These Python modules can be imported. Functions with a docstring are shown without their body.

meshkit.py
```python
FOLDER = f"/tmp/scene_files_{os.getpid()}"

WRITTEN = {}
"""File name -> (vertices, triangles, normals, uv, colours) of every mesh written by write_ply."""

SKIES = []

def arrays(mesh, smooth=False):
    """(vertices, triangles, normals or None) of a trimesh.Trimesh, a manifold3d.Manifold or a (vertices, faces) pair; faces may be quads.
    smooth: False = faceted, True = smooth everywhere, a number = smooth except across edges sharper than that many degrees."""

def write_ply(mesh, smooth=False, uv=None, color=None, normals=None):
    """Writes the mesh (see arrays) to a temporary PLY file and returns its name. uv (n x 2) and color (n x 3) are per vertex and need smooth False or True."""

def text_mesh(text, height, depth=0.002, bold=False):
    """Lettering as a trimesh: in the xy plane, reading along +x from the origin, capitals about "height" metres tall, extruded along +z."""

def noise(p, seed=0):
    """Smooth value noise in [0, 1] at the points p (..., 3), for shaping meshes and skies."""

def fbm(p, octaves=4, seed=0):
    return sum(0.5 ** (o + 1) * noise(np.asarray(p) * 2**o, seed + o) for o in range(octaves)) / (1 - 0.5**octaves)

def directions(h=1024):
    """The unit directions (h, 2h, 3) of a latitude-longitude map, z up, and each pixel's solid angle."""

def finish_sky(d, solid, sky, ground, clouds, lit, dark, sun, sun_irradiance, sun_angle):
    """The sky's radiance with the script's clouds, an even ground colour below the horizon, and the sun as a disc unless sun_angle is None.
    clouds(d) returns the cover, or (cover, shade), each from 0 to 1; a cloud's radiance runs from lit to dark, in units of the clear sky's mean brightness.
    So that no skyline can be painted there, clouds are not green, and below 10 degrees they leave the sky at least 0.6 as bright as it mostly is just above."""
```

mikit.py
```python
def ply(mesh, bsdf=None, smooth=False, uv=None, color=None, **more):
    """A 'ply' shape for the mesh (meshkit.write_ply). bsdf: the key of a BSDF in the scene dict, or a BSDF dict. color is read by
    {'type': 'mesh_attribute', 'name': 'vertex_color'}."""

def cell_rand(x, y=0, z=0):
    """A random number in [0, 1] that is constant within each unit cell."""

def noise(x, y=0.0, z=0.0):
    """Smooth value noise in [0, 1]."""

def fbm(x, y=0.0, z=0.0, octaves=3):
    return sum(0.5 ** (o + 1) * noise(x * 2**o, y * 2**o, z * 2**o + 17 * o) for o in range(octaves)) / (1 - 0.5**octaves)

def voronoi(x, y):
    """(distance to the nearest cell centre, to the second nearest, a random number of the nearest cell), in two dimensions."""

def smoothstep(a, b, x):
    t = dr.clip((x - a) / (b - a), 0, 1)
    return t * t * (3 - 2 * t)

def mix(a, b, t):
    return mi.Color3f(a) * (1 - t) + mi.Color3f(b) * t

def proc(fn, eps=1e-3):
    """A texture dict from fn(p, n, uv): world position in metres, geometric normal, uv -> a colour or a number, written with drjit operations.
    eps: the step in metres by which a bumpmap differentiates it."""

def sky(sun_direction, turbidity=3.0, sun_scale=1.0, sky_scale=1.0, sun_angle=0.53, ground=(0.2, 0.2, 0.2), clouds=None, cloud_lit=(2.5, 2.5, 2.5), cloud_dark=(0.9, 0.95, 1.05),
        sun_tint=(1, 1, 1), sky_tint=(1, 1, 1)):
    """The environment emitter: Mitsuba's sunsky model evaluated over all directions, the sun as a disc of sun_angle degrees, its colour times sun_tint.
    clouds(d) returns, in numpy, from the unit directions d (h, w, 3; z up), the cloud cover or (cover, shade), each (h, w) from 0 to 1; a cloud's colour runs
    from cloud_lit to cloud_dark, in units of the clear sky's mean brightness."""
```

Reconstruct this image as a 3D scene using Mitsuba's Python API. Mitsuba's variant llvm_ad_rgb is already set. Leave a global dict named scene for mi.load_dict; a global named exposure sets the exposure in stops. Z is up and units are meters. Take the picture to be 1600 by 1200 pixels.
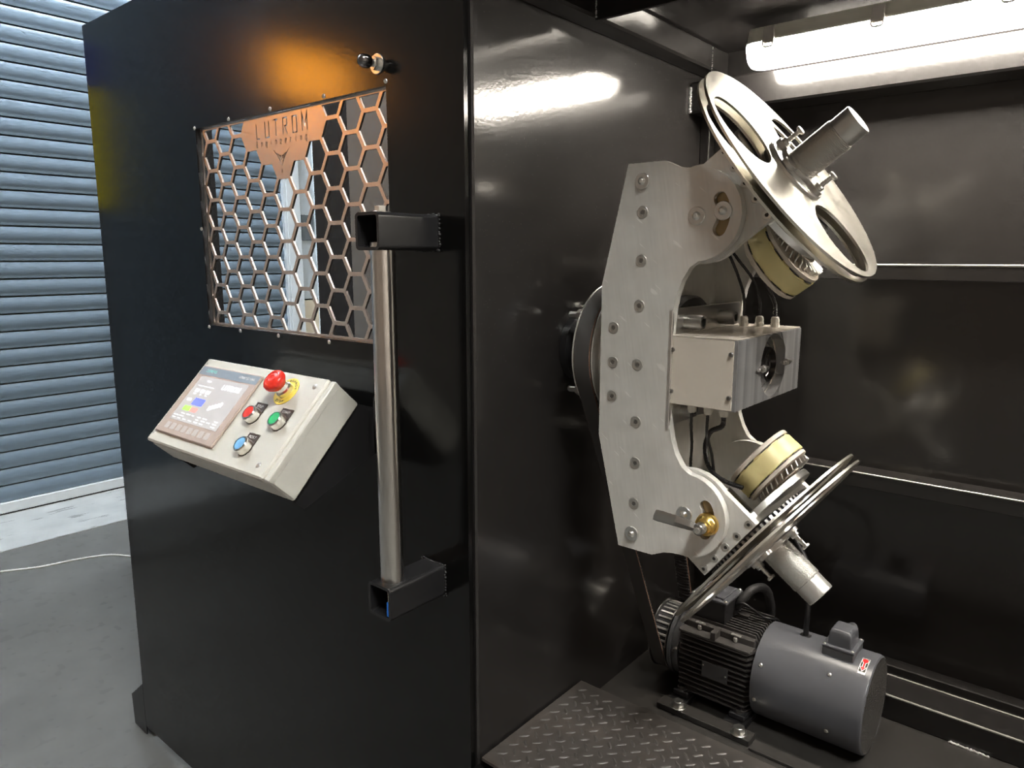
import math, numpy as np, trimesh, mitsuba as mi, drjit as dr, mikit, meshkit
from shapely.geometry import Polygon, LineString, Point, box as sbox
from shapely.ops import unary_union
from mikit import proc, noise, fbm, smoothstep, mix

T = mi.ScalarTransform4f
rng = np.random.default_rng(7)
scene, labels = {}, {}

# ------------------------------------------------------------------ camera, light, exposure
exposure = 0.65
CAM = np.array([0.74807, -0.79308, 1.4])
yaw, pitch = math.radians(129.94), math.radians(-9.92)
fwd = np.array([math.cos(yaw) * math.cos(pitch), math.sin(yaw) * math.cos(pitch), math.sin(pitch)])
scene['camera'] = {'type': 'perspective', 'fov_axis': 'x', 'fov': math.degrees(2 * math.atan(800 / 1132.0)), 'near_clip': 0.02, 'far_clip': 60.0,
                   'to_world': T().look_at(origin=CAM.tolist(), target=(CAM + fwd).tolist(), up=[0, 0, 1])}
TUBE_RADIANCE = [34.0, 31.0, 27.0]        # the light fitting in the enclosure
HALL_RADIANCE = {'shutter': [52.0, 58.0, 64.0], 'front': [88.0, 87.0, 82.0], 'rear': [17.0, 17.0, 16.0]}        # the lamps under the hall roof
AMBER_RADIANCE = [12.0, 4.1, 0.24]         # glow of the added amber panel, for the orange reflection on the door


def emit(c):
    return {'type': 'area', 'radiance': {'type': 'rgb', 'value': list(c)}}


# ------------------------------------------------------------------ materials
def rgb(*c):
    return {'type': 'rgb', 'value': [float(x) for x in c]}


def mat(name, color, rough=0.5, metal=0.0, spec=0.5, **k):
    d = {'type': 'principled', 'base_color': rgb(*color) if isinstance(color, (tuple, list)) else color, 'roughness': rough, 'metallic': metal}
    if metal == 0.0:
        d['specular'] = spec
    d.update(k)
    scene[name] = {'type': 'twosided', 'bsdf': d}
    return name


def bump(name, fn, scale, eps=5e-4):
    d = scene[name]['bsdf']
    scene[name] = {'type': 'twosided', 'bsdf': {'type': 'bumpmap', 'arbitrary': {**proc(fn, eps)}, 'scale': scale, 'bsdf': d}}


def f_interior(p, n, uv):
    # black gloss paint with a few pale scratches and dust specks
    s = noise(p.x * 90 + p.z * 160, p.y * 90 - p.z * 45, p.z * 30)
    line = smoothstep(0.88, 0.97, noise(p.y * 34 + p.z * 12, p.z * 260 - p.y * 60, p.x * 40)) * smoothstep(0.55, 0.8, fbm(p.x * 3, p.y * 3, p.z * 3))
    speck = smoothstep(0.94, 0.98, noise(p.x * 420, p.y * 420, p.z * 420))
    return mix((0.0125, 0.0114, 0.0111), (0.16, 0.155, 0.15), dr.clip((line * 0.4 + speck * 0.3) * smoothstep(0.95, 1.35, p.z) + s * 0.0, 0, 1))


def f_peel(p, n, uv):
    return noise(p.x * 260, p.y * 260, p.z * 260) + 0.4 * noise(p.x * 700, p.y * 700, p.z * 700)


def f_int_rough(p, n, uv):
    return 0.105 + 0.065 * fbm(p.x * 5, p.y * 5, p.z * 5)


def f_alu(p, n, uv):
    m = fbm(p.x * 14, p.y * 14, p.z * 14, 4)
    s = noise(p.x * 340 + p.z * 60, p.y * 200, p.z * 26)
    scr = smoothstep(0.9, 0.97, noise(p.x * 150 + p.z * 190, p.y * 100, p.z * 24 - p.x * 20))
    blotch = smoothstep(0.42, 0.62, fbm(p.x * 7 + 3, p.y * 7, p.z * 7 + 1, 4))
    return mix((0.56, 0.55, 0.515), (0.80, 0.79, 0.755), m * 0.55 + 0.2 * s + 0.25 * blotch) + mi.Color3f(0.13) * scr


def f_alu_rough(p, n, uv):
    m = fbm(p.x * 18, p.y * 18, p.z * 18, 4)
    return 0.44 + 0.2 * m + 0.05 * noise(p.x * 500, p.y * 500, p.z * 60)


def f_disc(p, n, uv):
    m = fbm(p.x * 11, p.y * 30, p.z * 11, 4)
    return mix((0.71, 0.675, 0.585), (0.88, 0.855, 0.785), m)


def f_disc_rough(p, n, uv):
    return 0.27 + 0.16 * fbm(p.x * 20, p.y * 60, p.z * 20, 3)


def f_brushed(p, n, uv):
    m = noise(p.x * 60, p.y * 150, 0.3) * 0.6 + noise(p.x * 20, p.y * 40, p.z * 3) * 0.4
    return mix((0.17, 0.172, 0.18), (0.52, 0.525, 0.53), m)


def f_concrete(p, n, uv):
    a = fbm(p.x * 1.3, p.y * 1.3, 0.0, 4)
    b = fbm(p.x * 16, p.y * 16, 3.0, 4)
    pit = smoothstep(0.80, 0.88, noise(p.x * 38, p.y * 38, 5.0))
    stain = smoothstep(0.55, 0.75, fbm(p.x * 2.4 + 9, p.y * 2.4, 1.0, 3))
    c = mix((0.082, 0.080, 0.074), (0.112, 0.110, 0.101), a * 0.6 + b * 0.4)
    return c * (1 - 0.10 * stain) * (1 - 0.12 * pit)


def f_lit_floor(p, n, uv):  # brightness of the lit floor put into the colour, with random stains
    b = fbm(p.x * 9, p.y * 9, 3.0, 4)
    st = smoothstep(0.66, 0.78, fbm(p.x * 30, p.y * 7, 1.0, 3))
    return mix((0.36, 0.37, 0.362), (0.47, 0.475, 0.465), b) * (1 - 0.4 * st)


def f_plate(p, n, uv):
    a = fbm(p.x * 12, p.y * 12, 0.0, 4)
    rust = smoothstep(0.62, 0.75, fbm(p.x * 9 + 4, p.y * 9, 2.0, 3))
    return mix(mix((0.030, 0.027, 0.025), (0.062, 0.055, 0.050), a), (0.062, 0.050, 0.042), rust * 0.4)


def f_fins(p, n, uv):
    return 0.3 + 0.2 * noise(p.x * 90, p.y * 90, p.z * 90)


mat('m_black_interior', proc(f_interior), proc(f_int_rough), clearcoat=0.85, clearcoat_gloss=0.0)
bump('m_black_interior', f_peel, 0.00005)
mat('m_black_door', (0.0032, 0.0032, 0.0032), 0.145, spec=0.33)
bump('m_black_door', f_peel, 0.000022)
mat('m_black_part', (0.012, 0.012, 0.013), 0.3)
mat('m_black_matt', (0.010, 0.010, 0.011), 0.6)
mat('m_edge', (0.50, 0.49, 0.46), 0.35, 0.6)
mat('m_weld', (0.62, 0.61, 0.60), 0.45, 0.5)
mat('m_alu', proc(f_alu), proc(f_alu_rough), 0.5)
mat('m_alu_bright', (0.83, 0.82, 0.79), 0.3, 1.0)
mat('m_alu_milled', proc(f_brushed), 0.42, 0.7)
mat('m_alu_disc', proc(f_disc), proc(f_disc_rough), 1.0)
mat('m_steel', (0.66, 0.65, 0.625), 0.33, 0.75)
mat('m_steel_dark', (0.30, 0.295, 0.285), 0.32, 1.0)
mat('m_steel_thread', (0.60, 0.585, 0.555), 0.42, 0.75)
mat('m_insert', (0.36, 0.27, 0.15), 0.38, 0.8)
mat('m_lever', (0.42, 0.41, 0.39), 0.3, 1.0)
mat('m_steel_sheet', (0.24, 0.235, 0.225), 0.5, 0.5)
mat('m_stainless', (0.74, 0.72, 0.69), 0.2, 1.0)
mat('m_zinc', (0.80, 0.80, 0.77), 0.28, 1.0)
mat('m_screw', (0.70, 0.69, 0.65), 0.35, 1.0)
mat('m_mesh_warm_tint', (0.76, 0.665, 0.60), 0.36, 1.0)  # stainless mesh; the warm surroundings it mirrors are tinted into the colour
mat('m_brass', (0.86, 0.62, 0.20), 0.22, 1.0)
mat('m_blackox', (0.06, 0.056, 0.052), 0.36, 0.7)
mat('m_rubber', (0.018, 0.018, 0.019), 0.55)
mat('m_belt', (0.045, 0.043, 0.042), 0.5)
mat('m_belt_edge', (0.22, 0.12, 0.08), 0.7)
mat('m_cable', (0.012, 0.012, 0.013), 0.32)
mat('m_ivory', (0.60, 0.59, 0.54), 0.42)
mat('m_ivory_lid', (0.60, 0.585, 0.53), 0.40)
mat('m_beige', (0.50, 0.455, 0.395), 0.28)
mat('m_beige_gloss', (0.42, 0.385, 0.34), 0.12, spec=0.8)
mat('m_gland', (0.72, 0.70, 0.64), 0.4)
mat('m_brake_yellow', (0.76, 0.66, 0.32), 0.38)
mat('m_brake_body', (0.60, 0.54, 0.47), 0.45)
mat('m_bore', (0.02, 0.02, 0.02), 0.25)
mat('m_die', (0.22, 0.21, 0.21), 0.18, 1.0)
mat('m_cast_black', (0.020, 0.020, 0.022), proc(f_fins))
mat('m_fin', (0.060, 0.057, 0.055), 0.34)
mat('m_motor_grey', (0.085, 0.088, 0.098), 0.27)
mat('m_motor_grey_dark', (0.075, 0.077, 0.082), 0.32)
mat('m_red', (0.72, 0.035, 0.022), 0.25)
mat('m_green', (0.03, 0.42, 0.14), 0.25)
mat('m_blue', (0.18, 0.43, 0.72), 0.25)
mat('m_yellow', (0.85, 0.66, 0.10), 0.35)
mat('m_chrome', (0.82, 0.80, 0.74), 0.12, 1.0)
mat('m_tag', (0.045, 0.032, 0.028), 0.3)
mat('m_print_white', (0.80, 0.80, 0.80), 0.4)
mat('m_print_teal', (0.35, 0.75, 0.72), 0.4)
mat('m_print_black', (0.03, 0.025, 0.01), 0.5)
mat('m_bezel_glass', (0.47, 0.38, 0.33), 0.16)  # grey bezel; the brown tint paints in a warm reflection
mat('m_bezel_strip', (0.25, 0.29, 0.335), 0.2)
mat('m_key', (0.55, 0.50, 0.48), 0.3)
mat('m_tape_blue', (0.01, 0.19, 0.75), 0.4)
mat('m_floor', proc(f_concrete), 0.62)
mat('m_lit_floor', proc(f_lit_floor), 0.5)
mat('m_plate', proc(f_plate), 0.38)
mat('m_lug', (0.055, 0.050, 0.046), 0.30)
mat('m_base', (0.028, 0.0262, 0.0245), 0.36)
mat('m_slat', (0.145, 0.195, 0.245), 0.34)
mat('m_shutter_white', (0.70, 0.76, 0.80), 0.4)
mat('m_shutter_bar', (0.60, 0.63, 0.64), 0.35)
mat('m_wall', (0.48, 0.45, 0.41), 0.7)
mat('m_wall_warm', (0.66, 0.58, 0.51), 0.7)
mat('m_wall_dark', (0.26, 0.205, 0.165), 0.7)
mat('m_roof', (0.6, 0.59, 0.56), 0.7)
mat('m_grey_panel', (0.45, 0.50, 0.53), 0.4)
mat('m_dark_panel', (0.10, 0.12, 0.13), 0.4)
mat('m_beige_board', (0.62, 0.55, 0.42), 0.5)
mat('m_wire', (0.72, 0.72, 0.68), 0.5)
mat('m_lamp_body', (0.80, 0.78, 0.68), 0.5)
mat('m_lamp_clip', (0.62, 0.58, 0.54), 0.4, 0.5)
mat('m_diffuser', (0.8, 0.8, 0.78), 0.4)
mat('m_reflection_yellow', (0.92, 0.80, 0.02), 0.4)
mat('m_reflection_blue', (0.03, 0.08, 0.45), 0.4)
mat('m_sticker_red', (0.75, 0.03, 0.03), 0.35)
mat('m_screen', (0.30, 0.29, 0.285), 0.16)
for nme, col in (('m_scr_white', (0.85, 0.87, 0.90)), ('m_scr_blue', (0.12, 0.15, 0.95)), ('m_scr_green', (0.30, 0.85, 0.12)), ('m_scr_red', (0.90, 0.22, 0.20))):
    mat(nme, col, 0.2)


# ------------------------------------------------------------------ mesh helpers
def cat(*ms):
    out = []
    for m in ms:
        out += list(m) if isinstance(m, (list, tuple)) else [m]
    return out[0] if len(out) == 1 else trimesh.util.concatenate(out)


def bx(x0, x1, y0, y1, z0, z1, c=0.0):
    x0, x1, y0, y1, z0, z1 = min(x0, x1), max(x0, x1), min(y0, y1), max(y0, y1), min(z0, z1), max(z0, z1)
    if c <= 0:
        m = trimesh.creation.box(extents=[x1 - x0, y1 - y0, z1 - z0])
        m.apply_translation([(x0 + x1) / 2, (y0 + y1) / 2, (z0 + z1) / 2])
        return m
    c = min(c, (x1 - x0) * .45, (y1 - y0) * .45, (z1 - z0) * .45)
    pts = []
    for X, sx in ((x0, 1), (x1, -1)):
        for Y, sy in ((y0, 1), (y1, -1)):
            for Z, sz in ((z0, 1), (z1, -1)):
                pts += [(X, Y + sy * c, Z + sz * c), (X + sx * c, Y, Z + sz * c), (X + sx * c, Y + sy * c, Z)]
    return trimesh.convex.convex_hull(np.array(pts))


def frame(o, z, x=None):
    z = np.asarray(z, float); z = z / np.linalg.norm(z)
    if x is None:
        x = np.array([0, 0, 1.0]) if abs(z[2]) < .9 else np.array([1.0, 0, 0])
    x = np.asarray(x, float) - z * np.dot(x, z); x = x / np.linalg.norm(x)
    M = np.eye(4); M[:3, 0], M[:3, 1], M[:3, 2], M[:3, 3] = x, np.cross(z, x), z, o
    return M


def mv(m, M):
    m = m.copy(); m.apply_transform(M)
    return m


def lathe(prof, o=(0, 0, 0), z=(0, 0, 1), n=32):
    prof = [(max(r, 1e-5), h) for r, h in prof]
    m = trimesh.creation.revolve(np.array(prof, float), sections=n)
    if m.volume < 0:
        m.invert()
    return mv(m, frame(o, z))


def cyl(o, z, r, h, n=32, c=0.0):
    c = min(c, r * .4, h * .4)
    if c > 0:
        return lathe([(0, 0), (r - c, 0), (r, c), (r, h - c), (r - c, h), (0, h)], o, z, n)
    return lathe([(0, 0), (r, 0), (r, h), (0, h)], o, z, n)


def ring(o, z, r0, r1, h, n=40, c=0.0):
    c = min(c, (r1 - r0) * .4, h * .4)
    if c > 0:
        p = [(r0, c), (r0 + c, 0), (r1 - c, 0), (r1, c), (r1, h - c), (r1 - c, h), (r0 + c, h), (r0, h - c), (r0, c)]
    else:
        p = [(r0, 0), (r1, 0), (r1, h), (r0, h), (r0, 0)]
    return lathe(p, o, z, n)


def ext(poly, h, M=None):
    ps = list(getattr(poly, 'geoms', [poly]))
    m = cat([trimesh.creation.extrude_polygon(p, h, engine='earcut') for p in ps if p.area > 1e-9])
    return m if M is None else mv(m, M)


def basis(o, x, y):
    x, y = np.asarray(x, float), np.asarray(y, float)
    M = np.eye(4); M[:3, 0], M[:3, 1], M[:3, 2], M[:3, 3] = x, y, np.cross(x, y), o
    return M


def catmull(pts, n=10):
    p = np.asarray(pts, float); p = np.vstack([2 * p[0] - p[1], p, 2 * p[-1] - p[-2]])
    out = []
    for i in range(1, len(p) - 2):
        for t in np.linspace(0, 1, n, endpoint=False):
            a, b, c, d = p[i - 1:i + 3]
            out.append(.5 * (2 * b + (c - a) * t + (2 * a - 5 * b + 4 * c - d) * t * t + (3 * b - a - 3 * c + d) * t ** 3))
    return np.array(out + [p[-2]])


def tube(pts, r, sides=10, smooth=10, ribs=None):
    p = catmull(pts, smooth) if smooth else np.asarray(pts, float)
    if ribs:
        L = np.concatenate([[0], np.cumsum(np.linalg.norm(np.diff(p, axis=0), axis=1))])
        n = int(L[-1] / ribs) * 2
        s = np.linspace(0, L[-1], n)
        p = np.stack([np.interp(s, L, p[:, k]) for k in range(3)], 1)
        rad = np.where(np.arange(n) % 2 == 0, r, r * .72)
    else:
        rad = np.full(len(p), r)
    t = np.gradient(p, axis=0); t /= np.linalg.norm(t, axis=1, keepdims=True)
    a = np.cross(t[0], [0, 0, 1.0] if abs(t[0][2]) < .9 else [1.0, 0, 0]); a /= np.linalg.norm(a)
    v, ang = [], np.arange(sides) * 2 * np.pi / sides
    for i in range(len(p)):
        a = a - t[i] * np.dot(a, t[i]); a /= np.linalg.norm(a); b = np.cross(t[i], a)
        v.append(p[i] + rad[i] * (np.cos(ang)[:, None] * a + np.sin(ang)[:, None] * b))
    n = len(p); v = np.vstack(v + [p[:1], p[-1:]]); f = []
    for i in range(n - 1):
        for j in range(sides):
            q, k = i * sides, (j + 1) % sides
            f += [[q + j, q + k, q + sides + k], [q + j, q + sides + k, q + sides + j]]
    for j in range(sides):
        k = (j + 1) % sides
        f += [[n * sides, k, j], [n * sides + 1, (n - 1) * sides + j, (n - 1) * sides + k]]
    return trimesh.Trimesh(v, f, process=False)


def hexnut(o, z, r, h, washer=0.0, wr=1.55):
    ms = []
    M = frame(o, z)
    if washer:
        ms.append(cyl((0, 0, 0), (0, 0, 1), r * wr, washer, 24, washer * .3))
    a = np.arange(6) * np.pi / 3
    hx = trimesh.creation.extrude_polygon(Polygon(np.stack([np.cos(a), np.sin(a)], 1) * r), h, engine='earcut'); hx.apply_translation([0, 0, washer])
    ms.append(hx)
    ms.append(cyl((0, 0, washer), (0, 0, 1), r * .8, h * 1.08, 20, h * .12))
    return mv(cat(ms), M)


def flatscrew(o, z, r, h=0.0012):
    return lathe([(0, -.3 * h), (.36 * r, -.3 * h), (.42 * r, h * .8), (.62 * r, h * .8), (.66 * r, h * .55), (.72 * r, h * .8), (.9 * r, h * .9), (r, h * .3), (r, -2 * h)], o, z, 24)


def hexcup(o, z, r):
    a = np.arange(6) * np.pi / 3
    return mv(trimesh.creation.extrude_polygon(Polygon(np.stack([np.cos(a), np.sin(a)], 1) * r), .0004, engine='earcut'), frame(o, z))


def capscrew(o, z, r, h):
    return lathe([(0, h * .45), (.5 * r, h * .45), (.55 * r, h), (.86 * r, h), (r, h * .86), (r, 0), (0, 0)], o, z, 24)


def domescrew(o, z, r, h):
    return lathe([(0, h * .55), (.34 * r, h * .6), (.4 * r, h * .98), (.62 * r, h * .86), (.86 * r, h * .55), (r, h * .12), (r, 0), (0, 0)], o, z, 20)


def washer_bolt(o, z, r, h=.003):
    return cat(ring(o, z, r * .3, r, h, 32, h * .25), domescrew(np.asarray(o) + np.asarray(z) * h, z, r * .48, r * .42))


USED = {}


def nm(base, parent=None):
    full = base if parent is None else parent + '__' + base
    k = USED.get(full, -1) + 1; USED[full] = k
    return full if k == 0 else f'{full}_{k:03d}'


def thing(base, label, category, group=None):
    k = nm(base)
    labels[k] = {'label': label, 'category': category}
    if group:
        labels[k]['group'] = group
    return k


def part(parent, base, mesh, m, smooth=30, label=None, kind=None, M=None, **more):
    k = nm(base, parent)
    mesh = cat(mesh)
    if M is not None:
        mesh = mv(mesh, M)
        if np.linalg.det(M[:3, :3]) < 0 and mesh.is_watertight and mesh.volume < 0:
            mesh.invert()
    scene[k] = mikit.ply(mesh, m, smooth=smooth, **more)
    if label or kind:
        labels[k] = {}
        if label:
            labels[k]['label'] = label
        if kind:
            labels[k]['kind'] = kind
    return k


def single(base, mesh, m, label, category, group=None, smooth=30, kind=None, **more):
    k = thing(base, label, category, group)
    scene[k] = mikit.ply(cat(mesh), m, smooth=smooth, **more)
    if kind:
        labels[k]['kind'] = kind
    return k


def struct(name, mesh, m, label, smooth=False):
    scene[name] = mikit.ply(cat(mesh), m, smooth=smooth)
    labels[name] = {'label': label, 'category': name.split('_')[0], 'kind': 'structure'}


X, Y, Z = np.array([1., 0, 0]), np.array([0, 1., 0]), np.array([0, 0, 1.])

# ------------------------------------------------------------------ the hall
HX0, HX1, HY0, HY1, HZ = -4.0, 5.5, -6.0, 5.0, 4.8
struct('floor', bx(HX0, HX1, HY0, HY1, -.1, 0), 'm_floor', 'grey concrete hall floor with faint stains')
struct('ceiling', bx(HX0, HX1, HY0, HY1, HZ, HZ + .1), 'm_roof', 'pale hall roof')
struct('wall_left', cat(bx(HX0 - .1, HX0, HY0, HY1, 0, HZ), bx(HX0, -3.84, 2.50, HY1, 0, HZ), bx(HX0, -3.84, HY0, -2.12, 0, 2.50), bx(HX0, -3.84, HY0, -2.12, 2.84, HZ), bx(HX0, -3.84, -2.2, -2.12, 2.50, 2.84), bx(HX0, -3.84, HY0, -2.85, 2.50, 2.84), bx(HX0, -3.84, -2.12, HY1, 3.42, HZ)), 'm_wall', 'plain hall wall around the roller shutter')
struct('wall_right', bx(HX1, HX1 + .1, HY0, HY1, 0, HZ), 'm_wall_warm', 'warm brown hall wall opposite the shutter')
struct('wall_front', bx(HX0, HX1, HY0 - .1, HY0, 0, HZ), 'm_wall_dark', 'warm brown hall wall behind the photographer')
struct('wall_back', bx(HX0, HX1, HY1, HY1 + .1, 0, HZ), 'm_wall', 'plain hall wall behind the machine')
struct('trim_1', bx(-3.84, -3.25, -2.0, 2.3, 0, .004), 'm_lit_floor', 'pale floor strip in front of the shutter with the lit floor put into its colour')  # pale slab put in for the lit floor by the shutter

# roller shutter: every slat its own part
sh = thing('roller_shutter', 'blue-grey horizontal slatted roller shutter closing the hall opening', 'shutter')
PITCH, SX = .0935, -3.85
prof = []
for t in np.linspace(0, 1, 9):
    prof.append((SX + .002 + .011 * math.sin(math.pi * min(1, t * 1.02)) ** .8, .004 + t * (PITCH - .011)))
prof = [(SX - .012, .0), (SX + .006, .0), (SX + .007, .004)] + prof[1:] + [(SX - .012, PITCH - .008)]
slat_poly = Polygon(prof)
slat = ext(slat_poly, 4.17, basis((0, 2.17, 0), X, Z))      # polygon x -> x, y -> z, height -> -y
slat_ply = mikit.ply(slat, 'm_slat', smooth=35)
for i in range(36):
    k = nm('slat', sh)
    scene[k] = {**slat_ply, 'to_world': T().translate([0, 0, .073 + i * PITCH])}
part(sh, 'bottom_bar', bx(SX - .015, SX + .02, -2.0, 2.17, .012, .071, .004), 'm_shutter_bar', label='pale metal bottom bar')
part(sh, 'bottom_seal', bx(SX - .01, SX + .012, -2.0, 2.17, .0, .011), 'm_rubber', label='black rubber bottom seal')
part(sh, 'guide_rail', cat(bx(SX - .05, SX + .04, 2.17, 2.19, 0, 3.4, .003), bx(SX - .05, SX + .045, 2.19, 2.30, 0, 3.4, .004)), 'm_shutter_white', label='pale blue-white guide rail')
part(sh, 'guide_rail', bx(SX - .05, SX + .045, -2.10, -2.0, 0, 3.4, .004), 'm_shutter_white', label='pale blue-white guide rail')
hatch = thing('side_panel', 'narrow grey panel with a dark pane beside the shutter rail seen through the mesh', 'panel')
part(hatch, 'board', bx(-3.84, -3.83, 2.305, 2.43, 1.10, 3.0), 'm_grey_panel', False)
part(hatch, 'dark_pane', bx(-3.832, -3.822, 2.315, 2.42, 1.52, 1.70, .002), 'm_dark_panel', False, label='dark pane')
part(hatch, 'lower_board', bx(-3.84, -3.828, 2.305, 2.43, .55, 1.09, .002), 'm_beige_board', False, label='beige lower board')
part(hatch, 'frame_post', bx(-3.84, -3.80, 2.43, 2.50, 0, 3.2, .003), 'm_shutter_white', False, label='pale frame post')
# unseen glowing amber panel, added to throw an orange reflection on the door
scene['window_1'] = mikit.ply(bx(-3.93, -3.90, -2.85, -2.2, 2.50, 2.84), 'm_diffuser', emitter=emit(AMBER_RADIANCE))
labels['window_1'] = {'label': 'added amber glowing panel left of the shutter and out of view', 'category': 'window', 'kind': 'structure'}
for x, y, hl, hw, wh, side in ((-3.0, .6, 1.6, .16, 'above the shutter', 'shutter'), (2.2, -1.2, .7, .28, 'above the enclosure front', 'front'), (1.6, 2.6, 1.0, .16, 'behind the enclosure', 'rear')):
    k = thing('hall_light', 'long white light fitting under the hall roof ' + wh, 'lamp', 'hall roof lights')
    part(k, 'tray', bx(x - hw, x + hw, y - hl, y + hl, HZ - .10, HZ, .01), 'm_lamp_body', False)
    part(k, 'diffuser', bx(x - hw + .03, x + hw - .03, y - hl + .05, y + hl - .05, HZ - .13, HZ - .101), 'm_diffuser', False, emitter=emit(HALL_RADIANCE[side]))
refl_post = thing('reflection_post', 'unseen dark post with yellow and blue blocks added for the yellow reflection on the door', 'column')  # unseen post, added so the door mirrors something yellow
part(refl_post, 'post', bx(-2.73, -2.63, -.50, -.40, 0, 1.60, .01), 'm_motor_grey_dark', False)
part(refl_post, 'body', bx(-2.80, -2.56, -.545, -.35, 1.601, 2.08, .01), 'm_reflection_yellow', False, label='yellow block mirrored in the door')
part(refl_post, 'head', bx(-2.80, -2.56, -.545, -.35, 2.081, 2.25, .01), 'm_reflection_blue', False, label='blue block above the yellow one')
single('floor_wire', tube([(-3.2, -.05, .004), (-3.06, -.02, .004), (-2.995, .081, .004), (-2.917, .209, .004), (-2.876, .355, .004), (-2.816, .472, .004), (-2.719, .534, .004), (-2.6, .62, .004), (-2.5, .75, .004)], .0045, 8), 'm_wire', 'thin white wire lying on the concrete floor by the shutter', 'wire', smooth=True)

# ------------------------------------------------------------------ the enclosure
en = thing('machine_enclosure', 'large black painted sheet steel machine enclosure with an open front', 'enclosure')
WB = .77
part(en, 'side_panel', cat(bx(-.03, -.0, .012, .80, .05, 1.84, .003)), 'm_black_interior', False, label='glossy black side panel reflecting the tube light')
part(en, 'back_panel', bx(0, 2.2, WB, WB + .02, .3, 1.84), 'm_black_interior', False, label='glossy black back panel')
part(en, 'roof_panel', bx(-.03, 2.2, .0, WB + .02, 1.831, 1.85), 'm_black_interior', False, label='black roof panel')
part(en, 'end_panel', bx(2.2, 2.23, .0, WB + .02, .05, 1.85), 'm_black_interior', False)
part(en, 'base_sheet', bx(0, 2.2, .0, WB, .48, .51), 'm_base', False, label='black base sheet')
part(en, 'front_skirt', bx(0, 2.2, -.004, .012, .05, .555), 'm_black_door', False)
part(en, 'roof_tube', bx(.0, .046, .0, WB, 1.782, 1.831, .004), 'm_black_interior', 30, label='square tube along the side panel top')
part(en, 'cross_plate', bx(.046, 2.2, .255, .262, 1.777, 1.831), 'm_black_interior', False)
part(en, 'back_beam', bx(.0, 2.2, .685, WB, 1.700, 1.763, .004), 'm_black_interior', 30, label='square beam across the back panel top')
part(en, 'corner_post', bx(.0, .022, .742, WB, .51, 1.70, .002), 'm_black_interior', 30)


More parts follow.
